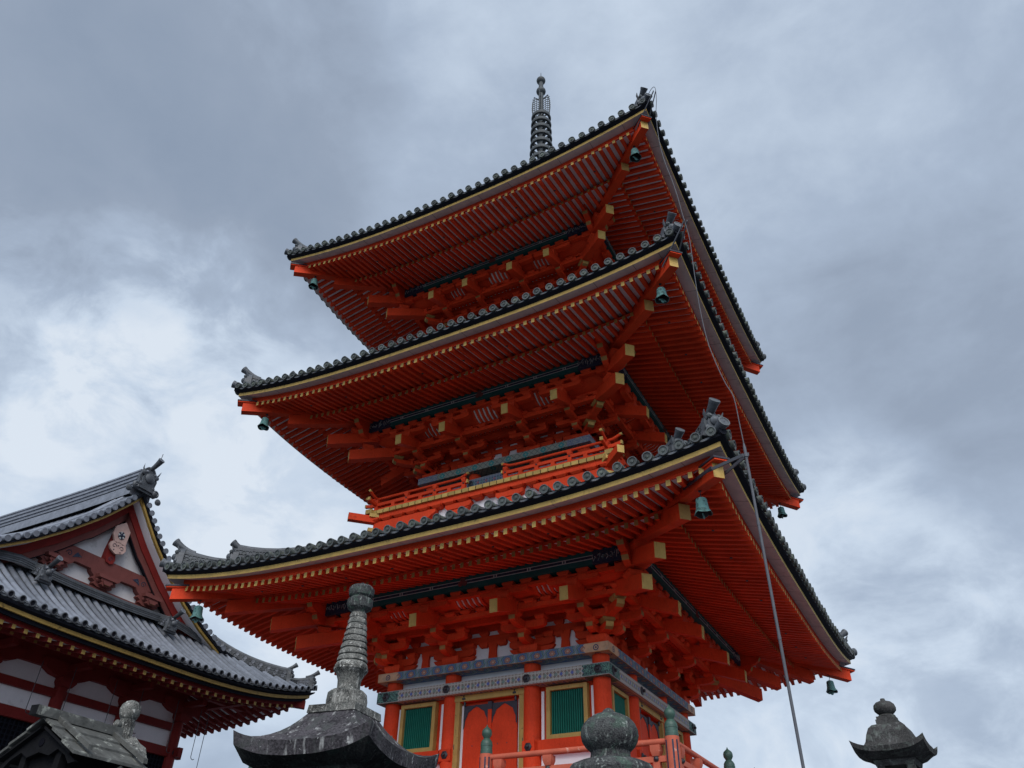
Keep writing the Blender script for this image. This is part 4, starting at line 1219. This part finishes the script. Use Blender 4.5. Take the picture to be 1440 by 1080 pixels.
# main ridge
b = MB()
N = 14; path = [Vector((XG-.15-k*1.4, YC, 12.98+.10*max(0, 1-k/3)**2)) for k in range(N)]
rings = []
for p in path:
    L = [(.42, -.35), (.40, .0), (.30, .02), (.30, .10), (.34, .11), (.34, .17), (.29, .18), (.29, .26), (.33, .27), (.33, .33), (.27, .34), (.27, .44), (.31, .45), (.31, .51), (.25, .52), (.25, .62), (.28, .63), (.28, .69), (.16, .72), (.13, .80), (.07, .86), (0, .88)]
    full = [(-a, z) for a, z in L]+[(a, z) for a, z in L[:-1][::-1]]
    rings.append([p+Vector((0, a, z)) for a, z in full])
b.loft(rings, 'hall_tile', False); n = len(rings[0]); b.add(rings[0], [tuple(range(n))], 'hall_tile')
for k in range(110):
    x = XG-.3-k*.16
    for sg in (-1, 1): b.lathe([(.05, -.02), (.052, .02), (.03, .02), (.001, .012)], Vector((x, YC+sg*.29, 13.12)), 8, (0, sg, 0), 'tile')
put('main_ridge', b, hroof)
b = MB()
e = Vector((XG+.0, YC, 12.98))
onigawara(b, e, (1, 0, 0), .78, .92, 'tile', 'hall_tile')
toribusuma(b, e+Vector((-.15, 0, .82)), (1, 0, 0), .58, .10, .55, 'tile', 'hall_tile')
b.tube([e+Vector((.36, 0, 1.2)), e+Vector((.38, 0, 1.4))], .012, 'iron', 6)
for sg in (-1, 1):
    b.lathe([(.12, 0), (.14, .05), (.08, .10), (.05, .07), (.001, .12)], e+Vector((.02, sg*.42, .06)), 14, (1, 0, 0), 'tile')
    b.lathe([(.10, 0), (.12, .05), (.06, .09), (.001, .1)], e+Vector((.0, sg*.62, -.16)), 14, (1, 0, 0), 'tile')
    b.lathe([(.07, 0), (.09, .05), (.04, .08), (.001, .09)], e+Vector((.03, sg*.27, .62)), 12, (1, 0, 0), 'tile')
put('ridge_end_tile', b, hroof)
# gable wall and its timbers
G = lambda y, z, t: Vector((XW+t, y, z))
b = MB()
poly = [(YC-4.2, 9.0)]+[(YC-v, barge_z(v)-.12) for v in [4.2-.42*k for k in range(10)]]+[(YC, 12.5)]+[(YC+v, barge_z(v)-.12) for v in [.42*k for k in range(1, 11)]]+[(YC+4.2, 9.0)]
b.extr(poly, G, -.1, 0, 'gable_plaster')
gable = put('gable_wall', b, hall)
b = MB()
b.extr([(YC-3.6, 9.27), (YC+3.6, 9.27), (YC+3.6, 9.52), (YC-3.6, 9.52)], G, .0, .16, 'dull_maroon')
b.extr([(YC-3.6, 9.25), (YC+3.6, 9.25), (YC+3.6, 9.30), (YC-3.6, 9.30)], G, .161, .24, 'plaster')
put('gable_sill', b, gable)
b = MB()
poly = [(-2.35, 10.30), (-1.9, 10.47), (1.9, 10.47), (2.35, 10.30), (2.2, 10.12), (1.75, 10.06), (1.5, 9.98), (1.1, 10.03), (.7, 10.02), (-.7, 10.02), (-1.1, 10.03), (-1.5, 9.98), (-1.75, 10.06), (-2.2, 10.12)]
b.extr([(YC+a, z) for a, z in poly], G, .0, .17, 'dull_maroon')
for sg in (-1, 1):   # incised scrolls
    c = (YC+sg*1.45, 10.2)
    b.tube([G(c[0]+sg*.11*(1-t/16)*cos(t*.55), c[1]+.11*(1-t/16)*sin(t*.55), .172) for t in range(15)], .013, 'indigo', 5)
    b.extr([(c[0]-sg*.45, c[1]+.02), (c[0]-sg*.28, c[1]-.03), (c[0]-sg*.13, c[1]-.09), (c[0]-sg*.20, c[1]+.04), (c[0]-sg*.26, c[1]+.12)], G, .171, .178, 'indigo')
put('gable_beam', b, gable)
def carved_mass(cy, w=.55):
    b = MB()
    poly = [(-w*.35, 9.53), (-w*.62, 9.60), (-w*.58, 9.68), (-w*.80, 9.74), (-w*.72, 9.83), (-w*.95, 9.92), (-w*1.05, 10.03), (w*1.05, 10.03), (w*.95, 9.92), (w*.72, 9.83), (w*.80, 9.74), (w*.58, 9.68), (w*.62, 9.60), (w*.35, 9.53)]
    b.extr([(cy+a, z) for a, z in poly], G, .0, .20, 'dull_maroon')
    b.extr([(cy+a*.5, 9.56+(z-9.53)*.75) for a, z in poly], G, .20, .36, 'dull_maroon')
    b.extr([(cy-.10, 9.60), (cy+.10, 9.60), (cy+.17, 9.72), (cy-.17, 9.72)], G, .36, .42, 'dull_maroon', {0: 'dull_ochre'})
    b.extr([(cy-.34, 9.80), (cy+.34, 9.80), (cy+.38, 9.90), (cy-.38, 9.90)], G, .20, .40, 'dull_maroon')
    for q in (-.24, .24): b.lathe([(.07, 0), (.09, .04), (.05, .08), (.02, .07), (.001, .09)], G(cy+q, 9.76, .20), 10, (1, 0, 0), 'dull_maroon')
    return b
for q, w_ in ((0, .58), (-1.85, .62), (1.85, .62)): put('carved_bracket', carved_mass(YC+q, w_), gable)
b = MB()
b.extr([(YC-.17, 11.5), (YC+.15, 11.5), (YC+.13, 11.1), (YC+.06, 10.75), (YC+.12, 10.52), (YC+.07, 10.40), (YC-.04, 10.36), (YC-.19, 10.40), (YC-.26, 10.56), (YC-.25, 10.85), (YC-.20, 11.2)], G, .0, .22, 'maroon')
b.tube([G(YC-.07+.09*(1-t/14)*cos(t*.6), 10.52+.09*(1-t/14)*sin(t*.6), .222) for t in range(13)], .012, 'indigo', 5)
put('king_post', b, gable)
for sg in (-1, 1):
    b = MB()
    b.extr([(YC+sg*a, z) for a, z in ((.42, 11.75), (.60, 11.75), (1.75, 10.47), (1.52, 10.47))], G, .0, .15, 'maroon')
    b.extr([(YC+sg*a, z) for a, z in ((2.05, 10.10), (2.30, 10.12), (3.1, 9.52), (2.82, 9.52))], G, .0, .15, 'maroon')
    put('gable_strut', b, gable)
# pendant (gegyo) below the apex
PG = lambda y, z, t: Vector((XG-.44+t, YC+y, z))
b = MB()
b.extr([(-.30, 11.62), (0, 11.86), (.26, 11.60), (.24, 11.10), (-.20, 11.10), (-.34, 11.34)], PG, .0, .07, 'salmon')
hd = [(-.30, 11.06), (-.33, 10.93), (-.27, 10.82), (-.15, 10.75), (-.02, 10.70), (.11, 10.75), (.24, 10.80), (.31, 10.92), (.28, 11.06), (.20, 11.10), (.10, 11.06), (.05, 11.12), (-.06, 11.12), (-.11, 11.06), (-.21, 11.11)]
b.extr(hd, PG, .0, .07, 'salmon')
for q, z in ((-.16, 10.95), (.14, 10.93)): b.tube([PG(q+(.085-.006*t)*cos(t*.6+(0 if q < 0 else pi)), z+(.085-.006*t)*sin(t*.6), .072) for t in range(11)], .010, 'indigo', 5)
for q in ((-.02, 11.0), (-.14, 10.82), (.12, 10.80)): b.lathe([(.022, 0), (.022, .008), (.001, .01)], PG(q[0], q[1], .07), 8, (1, 0, 0), 'indigo')
pend = put('gable_pendant', b, gable)
b = MB()
for q in range(10):
    a = q*pi/5; c = PG(-.03, 11.36, .07)
    b.lathe([(.035, 0), (.04, .02), (.02, .03), (.001, .034)], c+Vector((0, .10*cos(a), .10*sin(a))), 8, (1, 0, 0), 'line_white' if q % 2 else 'indigo')
b.lathe([(.055, 0), (.06, .03), (.03, .05), (.001, .06)], PG(-.03, 11.36, .07), 14, (1, 0, 0), 'indigo')
put('rosette', b, pend)
# tile ridge along the foot of the gable and its end tiles
b = MB()
ridge(b, [Vector((-14.42, YC+v, 9.02+.012*abs(v)**2-(.30 if abs(v) > 3.0 else 0)*((abs(v)-3.0)/1.2 if abs(v) > 3 else 0))) for v in [-4.2+.42*k for k in range(21)]], [.30]*21, .30, 'tile', 'hall_tile', False)
put('gable_foot_ridge', b, hroof)
for sg in (-1, 1):
    b = MB()
    e = Vector((-13.75, YC+sg*2.38, 8.78))
    ridge(b, [e+Vector((-.75, 0, .33)), e+Vector((-.4, 0, .17)), e], [.30, .34, .40], .26, 'tile', 'hall_tile')
    onigawara(b, e, (1, 0, 0), .40, .46, 'tile', 'hall_tile'); toribusuma(b, e+Vector((-.15, 0, .40)), (1, 0, 0), .55, .08, .42, 'tile', 'hall_tile')
    put('ridge_end_tile', b, hroof)
# hall walls: columns, rails, plaster, dark openings
WX = -15.25
b = MB()
b.box(lambda x, o, z: Vector((x, o, z)), -31, WX-.06, YC-4.86, YC+4.86, -1.6, 7.6, 'hall_plaster')
put('wall', b, hall)
cy_ = [2.05, -.25, -2.62, -5.1, -7.77]
b = MB(); b.lathe([(.20, 0), (.19, 8.4)], (0, 0, -1.6), 24, mat='maroon'); mc_ = b.mesh('column')
for y in cy_: put('column', mc_, hall, Matrix.Translation((WX, y, 0)))
for x in (-17.6, -20, -22.4): put('column', mc_, hall, Matrix.Translation((x, 2.05, 0)))
b = MB()
W_ = lambda x, o, z: Vector((WX+o, x, z))
b.box(W_, -7.77, 2.05, -.05, .09, 6.24, 6.47, 'maroon')
b.box(W_, -7.9, 2.45, -.06, .12, 5.42, 5.71, 'maroon')
b.box(W_, -7.9, 2.10, -.08, .12, 7.0, 7.8, 'maroon')
b.box(lambda x, o, z: Vector((x, 2.05+o, z)), -31, WX+.45, -.06, .12, 5.42, 5.71, 'maroon')
b.box(lambda x, o, z: Vector((x, 2.05+o, z)), -31, WX, -.05, .09, 6.24, 6.47, 'maroon')
hex_s = [(.10, 0), (.10, .02), (.05, .04), (.001, .07)]
b.lathe(hex_s, W_(2.05, .20, 5.56), 10, (1, 0, 0), 'iron')
put('tie_beam', b, hall)
b = MB()
for i, (y0, y1) in enumerate(zip(cy_, cy_[1:])):
    b.box(W_, y1+.19, y0-.19, -.058, -.03, -1.6, 5.42, 'void_dark')
    n = int((y0-y1-.4)/.13)
    for k in range(n+1):
        y = y1+.2+(y0-y1-.4)*k/n; b.box(W_, y-.02, y+.02, -.03, .0, 1.0, 5.42, 'lattice_dark')
    for k in range(30): b.box(W_, y1+.19, y0-.19, -.031, -.004, 1.2+.14*k, 1.235+.14*k, 'lattice_dark')
put('lattice_screen', b, hall)
for y in cy_:
    b = MB()
    poly = [(-.95, .42), (-.95, .34), (-.80, .14), (-.55, .02), (-.28, -.02), (.28, -.02), (.55, .02), (.80, .14), (.95, .34), (.95, .42)]
    b.extr(poly, lambda a, bb, t: W_(y+a, t, 6.82+bb), -.1, .22, 'maroon')
    block(b, lambda x, o, z: W_(x, o, z), y, .1, 6.55, .5, .26, 'maroon')
    b.box(W_, y-.1, y+.1, .1, 1.1, 7.02, 7.2, 'maroon')
    put('boat_bracket', b, hall)
b = MB(); b.box(W_, -9, 3.9, .95, 1.15, 7.22, 7.46, 'maroon'); b.box(lambda x, o, z: Vector((x, 2.05+o, z)), -31, WX+1.95, .95, 1.15, 7.20, 7.44, 'maroon'); put('purlin', b, hall)
b = MB(); b.box(lambda x, o, z: Vector((x, o, z)), -32.5, -13.2, YC-6.9, YC+6.9, -1.6, -.3, 'stone_wall'); tag(put('podium', b), 'pale stone platform under the maroon hall at left', 'platform')
# hanging hooks under the hall eave
def hook_mesh(L):
    b = MB()
    b.tube([(0, 0, 0), (0, 0, -L), (.01, .02, -L-.05), (.03, .08, -L-.08), (.03, .13, -L-.05)], .011, 'iron', 6); return b.mesh('hanging_hook')
hook_at = [(-4.28, 6.75, 1.35), (-3.21, 6.85, 1.25), (-1.74, 6.85, 1.22), (-.72, 6.85, 1.25), (.74, 6.85, 1.53), (1.78, 6.8, 1.5), (2.13, 6.8, 1.85)]
for i, (y, z, L) in enumerate(hook_at):
    o = put('hanging_hook', hook_mesh(L), None, Matrix.Translation((-13.9, y, z)))
    tag(o, 'thin dark iron hook rod hanging from the eave of the maroon hall', 'hook', 'hook rods hanging under the hall eave')

# ------------------------------------------------------------------ STONE LANTERNS
def kasa(mb, w, z_tip, z_top, tw, dip, th, mat, curl=3.0, nn=12, flare=.35, under=.62, zu=.12, belly=.0):
    """square concave stone roof; local frame with corners on the axes' diagonals"""
    def edge(u, s): return (s*(1-0))        # helper kept simple
    for k in range(4):
        R = RZ(k); rings = []
        for i in range(nn+1):
            u = -1+2*i/nn; lift = abs(u)**curl
            pts = []
            for j in range(9):
                t = j/8
                hw = tw+(w-tw)*t
                zc = z_top+(z_tip-dip-z_top)*(1-(1-t)**(1+flare) if belly == 0 else t-belly*sin(pi*t))
                pts.append(R @ Vector((u*hw, -hw, zc+dip*lift*t**2.5)))
            zb_ = z_tip-dip-th+dip*1.0*lift
            pts.append(R @ Vector((u*(w-.012), -(w-.012), zb_)))
            for (q, dz_) in ((.86, -.02), (under+.04, -zu*.5), (under, -zu)):
                pts.append(R @ Vector((u*w*q, -w*q, z_tip-dip-th+dz_+dip*lift*.4*(q-under))))
            rings.append(pts)
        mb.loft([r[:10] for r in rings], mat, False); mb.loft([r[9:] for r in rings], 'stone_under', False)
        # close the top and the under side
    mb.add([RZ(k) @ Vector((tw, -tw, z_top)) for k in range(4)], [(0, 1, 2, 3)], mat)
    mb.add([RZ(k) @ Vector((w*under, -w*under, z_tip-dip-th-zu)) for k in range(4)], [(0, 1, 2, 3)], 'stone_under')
def slab(mb, h0, h1, z0, z1, mat, bev=.0):
    mb.loft([[Vector((sx*a, sy*a, z)) for sx, sy in ((-1, -1), (1, -1), (1, 1), (-1, 1))] for a, z in ((h0, z0), (h1, z1))], mat, True, True)
def roughen(mb, amt, freq=7.0):
    from mathutils import noise
    mb.v = [tuple(Vector(v)+noise.noise_vector(Vector(v)*freq)*amt) for v in mb.v]

# large lantern with a ringed spire, in front of the pagoda
CX, CY = 5.149, -13.583
LM = Matrix.Translation((CX, CY, 0)) @ Matrix.Rotation(-.645+pi/4, 4, 'Z')
tower = thing('stone_lantern', 'tall dark stone lantern with a ringed spire on its curved roof, before the pagoda', 'stone lantern', (CX, CY, -1.6), 'stone lanterns')
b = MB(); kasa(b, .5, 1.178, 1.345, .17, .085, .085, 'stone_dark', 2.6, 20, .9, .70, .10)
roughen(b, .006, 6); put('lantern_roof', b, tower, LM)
b = MB()
slab(b, .185, .18, 1.335, 1.385, 'stone_pale')
b.lathe([(.140, 1.38), (.142, 1.44), (.136, 1.485), (.115, 1.505), (.085, 1.512), (.080, 1.53), (.083, 1.58), (.10, 1.625), (.120, 1.645), (.122, 1.66), (.105, 1.665)], n=36, mat='stone_pale')
for i in range(9):
    z0 = 1.66+.0455*i; r = .116-.0068*i
    b.lathe([(r*.86, z0-.004), (r, z0+.003), (r*1.0, z0+.018), (r*.93, z0+.034), (r*.84, z0+.043), (r*.82, z0+.048)], n=36, mat='stone_pale')
roughen(b, .0035, 14); sp_ = put('ringed_spire', b, tower, LM)
b = MB()
b.lathe([(.05, 2.05), (.055, 2.075), (.088, 2.10), (.096, 2.13), (.094, 2.16), (.075, 2.175), (.072, 2.182), (.088, 2.195), (.096, 2.225), (.094, 2.25), (.075, 2.268), (.03, 2.276), (.018, 2.285), (.012, 2.297), (.001, 2.30)], n=36, mat='stone_green')
roughen(b, .003, 16); put('lotus_finial', b, sp_, LM)
b = MB()
slab(b, .36, .36, .42, .93, 'stone_dark'); slab(b, .33, .40, .93, .995, 'stone_dark')
for k in range(4):
    b.add([RZ(k) @ Vector(v) for v in ((-.16, -.363, .5), (.16, -.363, .5), (.16, -.363, .85), (-.16, -.363, .85))], [(0, 1, 2, 3)], 'void_dark')
put('fire_box', b, tower, LM)
b = MB()
slab(b, .30, .46, .22, .36, 'stone_dark'); slab(b, .46, .46, .36, .42, 'stone_dark')
b.lathe([(.22, -1.2), (.20, -1.0), (.19, -.5), (.22, -.46), (.22, -.38), (.19, -.34), (.19, .1), (.24, .22)], n=24, mat='stone_dark')
slab(b, .50, .46, -1.6, -1.3, 'stone_dark'); slab(b, .40, .30, -1.3, -1.2, 'stone_dark')
put('pedestal', b, tower, LM)

# small lantern on the right
CX, CY = 8.181, -8.348
LM = Matrix.Translation((CX, CY, 0)) @ Matrix.Rotation(-.891+pi/4, 4, 'Z')
lan = thing('stone_lantern', 'small grey stone lantern with upturned roof corners and onion finial at lower right', 'stone lantern', (CX, CY, -1.6), 'stone lanterns')
b = MB()
W_ = .36
for k in range(4):
    R = RZ(k); rings = []; nn = 18
    for i in range(nn+1):
        u = -1+2*i/nn; lift = abs(u)**3.2; pts = []
        for hw, z, lf_ in ((.112, 2.115, 0), (.145, 2.105, 0), (.180, 2.07, 0), (.208, 2.0, .0), (.228, 1.93, .03), (.248, 1.89, .10), (.285, 1.868, .32), (.328, 1.860, .72), (W_, 1.86, 1.0), (W_-.012, 1.81, .95), (W_-.05, 1.80, .55), (.24, 1.765, .12), (.21, 1.757, .04)):
            pts.append(R @ Vector((u*hw, -hw, z+.077*lift*lf_)))
        rings.append(pts)
    b.loft(rings, 'stone_mid', False)
b.add([RZ(k) @ Vector((.112, -.112, 2.115)) for k in range(4)], [(0, 1, 2, 3)], 'stone_mid')
b.add([RZ(k) @ Vector((.21, -.21, 1.757)) for k in range(4)], [(0, 1, 2, 3)], 'stone_mid')
roughen(b, .004, 9); put('lantern_roof', b, lan, LM)
b = MB()
slab(b, .103, .103, 2.112, 2.162, 'stone_mid'); slab(b, .092, .092, 2.16, 2.195, 'stone_mid')
b.lathe([(.085, 2.19), (.09, 2.202), (.08, 2.215), (.062, 2.220), (.085, 2.235), (.108, 2.262), (.113, 2.29), (.105, 2.32), (.078, 2.345), (.040, 2.358), (.026, 2.366), (.022, 2.385), (.001, 2.388)], n=30, mat='stone_mid')
roughen(b, .003, 12); put('onion_finial', b, lan, LM)
b = MB()
slab(b, .185, .20, 1.70, 1.757, 'stone_mid')
for sx in (-1, 1):
    for sy in (-1, 1): b.box(lambda x, o, z: Vector((x, o, z)), min(sx*.105, sx*.18), max(sx*.105, sx*.18), min(sy*.105, sy*.18), max(sy*.105, sy*.18), 1.36, 1.70, 'stone_mid')
slab(b, .18, .18, 1.28, 1.36, 'stone_mid')
put('fire_box', b, lan, LM)
b = MB()
slab(b, .17, .27, 1.14, 1.22, 'stone_mid'); slab(b, .27, .27, 1.22, 1.28, 'stone_mid')
b.lathe([(.17, -.9), (.13, -.8), (.125, 1.0), (.17, 1.14)], n=20, mat='stone_mid'); slab(b, .34, .28, -1.6, -.9, 'stone_mid')
put('pedestal', b, lan, LM)

# ------------------------------------------------------------------ stone post with an onion cap (fence post close to the viewer)
PX, PY = 7.674, -15.056
post = thing('stone_post', 'mossy stone post with a big onion shaped cap in front of the vermilion railing', 'stone post', (PX, PY, -1.6))
PM = Matrix.Translation((PX, PY, 0))
b = MB()
prof = [(.16, .545), (.165, .575), (.150, .598), (.115, .612), (.080, .617), (.0765, .622), (.0735, .645), (.078, .650), (.094, .664), (.105, .682), (.1095, .702), (.107, .724), (.098, .744), (.082, .762), (.060, .775), (.038, .783), (.026, .789), (.018, .799), (.008, .805), (.001, .806)]
fine = []
for (a, c) in zip(prof, prof[1:]):
    for k in range(3): fine.append((a[0]+(c[0]-a[0])*k/3, a[1]+(c[1]-a[1])*k/3))
fine.append(prof[-1])
b.lathe(fine, n=48, mat='stone_green'); roughen(b, .0018, 26)
put('onion_cap', b, post, PM)
b = MB()
b.lathe([(.15, .30), (.155, .33), (.155, .40), (.148, .42), (.155, .44), (.162, .50), (.16, .546)], n=40, mat='stone_green')
b.lathe([(.16, -1.6), (.155, -1.2), (.15, .30)], n=40, mat='stone_green')
put('shaft', b, post, PM)

# ------------------------------------------------------------------ small gabled wooden lantern and ball topped post, lower left
LXm = Matrix.Translation((2.665, -13.845, 1.485)) @ Matrix.Rotation(radians(2.8), 4, 'Z')
wl = thing('wooden_lantern', 'weathered grey wooden lantern with a little gabled plank roof at lower left', 'wooden lantern', (2.63, -13.845, -1.6))
b = MB()
T = lambda x, y, z: Vector((x, y, z))
y0, y1 = -.30, .40
def slope(mb, sg, y0, y1, a0, a1, up, th, mat):
    P = lambda a, y, u: T(sg*a, y, -.53*a+u)
    mb.hexa([P(a0, y0, up), P(a1, y0, up), P(a1, y0, up+th), P(a0, y0, up+th), P(a0, y1, up), P(a1, y1, up), P(a1, y1, up+th), P(a0, y1, up+th)], mat)
for sg in (-1, 1):
    for a0, a1, up in ((.0, .15, -.045), (.14, .30, -.060), (.29, .46, -.076)): slope(b, sg, y0, y1, a0, a1, up, .022, 'weathered_wood')
    slope(b, sg, y0+.02, y1-.02, .02, .40, -.10, .02, 'dark_wood')
roughen(b, .003, 9)
rf = put('plank_roof', b, wl, LXm)
b = MB(); b.beam(T(0, y0-.10, -.035), T(0, y1+.02, -.035), .085, .07, 'weathered_wood', 'dark_wood', endmat0='dark_wood'); put('ridge_beam', b, rf, LXm)
for y in (y0+.12, y1-.05):
    b = MB()
    for sg in (-1, 1): slope(b, sg, y-.02, y+.02, .01, .475, -.022, .035, 'weathered_wood')
    roughen(b, .002, 12); put('roof_batten', b, rf, LXm)
b = MB()
poly = [(-.43, -.36), (-.36, -.37), (-.30, -.31), (-.20, -.26), (-.12, -.30), (0, -.27), (.12, -.30), (.20, -.26), (.30, -.31), (.36, -.37), (.43, -.36), (0, -.08)]
for y in (y0+.06, y1-.06):
    b = MB(); b.extr(poly, lambda a, z, t: T(a, t, z), y, y+.03, 'dark_wood')
    b.lathe([(.03, -.02), (.03, .005)], T(.0, y-.002, -.2), 10, (0, -1, 0), 'void_dark')
    put('gable_board', b, rf, LXm)
b = MB()
b.box(T, -.20, .20, y0+.13, y1-.15, -.95, -.23, 'dark_wood')
for sx in (-1, 1):
    for y in (y0+.12, y1-.14): b.box(T, sx*.19-.03, sx*.19+.03, y-.03, y+.03, -1.0, -.2, 'dark_wood')
b.box(T, -.30, .30, y0+.05, y1-.07, -1.06, -1.0, 'weathered_wood')
b.box(T, -.09, .09, .0, .16, -3.11, -1.06, 'weathered_wood')
put('lamp_box', b, wl, LXm)
bp = thing('ball_post', 'pale weathered stone post with a rounded knob behind the plank roofed lantern', 'stone post', (2.45, -13.15, -1.6))
BM = Matrix.Translation((2.40, -13.20, .01))
b = MB()
b.lathe([(.08, -1.6), (.068, 1.0), (.062, 1.50), (.056, 1.62), (.062, 1.655)], n=24, mat='stone_pale')
for a in range(6):
    b.tube([(.060*cos(a*1.05), .060*sin(a*1.05), 1.0), (.060*cos(a*1.05), .060*sin(a*1.05), 1.63)], .012, 'stone_pale', 6)
roughen(b, .005, 14); put('shaft', b, bp, BM)
b = MB(); b.lathe([(.045, 1.645), (.072, 1.665), (.085, 1.70), (.087, 1.735), (.076, 1.775), (.05, 1.80), (.02, 1.812), (.001, 1.815)], n=28, mat='stone_pale')
roughen(b, .006, 13); put('knob', b, bp, BM)
b = MB()
for z in (1.60, 1.535): b.lathe([(.02, -.04), (.034, -.02), (.034, .03), (.016, .045), (.001, .045)], (.0, -.075, z), 14, (0, -1, .0), 'stone_pale')
roughen(b, .004, 20); put('carved_scroll', b, bp, BM)
b = MB()
ang = [k*pi/3+pi/6 for k in range(6)]
def sec(p, w_, h_, dn): return [Vector(p)+Vector((0, w_*cos(a), h_*sin(a)))+Vector((dn*sin(a), 0, 0)) for a in ang]
b.loft([sec((.04, .02, 1.44), .07, .075, 0), sec((.14, .02, 1.43), .085, .075, 0), sec((.24, .0, 1.385), .095, .065, -.02), sec((.31, -.02, 1.325), .095, .055, -.03)], 'stone_pale', True, True)
roughen(b, .010, 11); put('capstone', b, bp, BM)
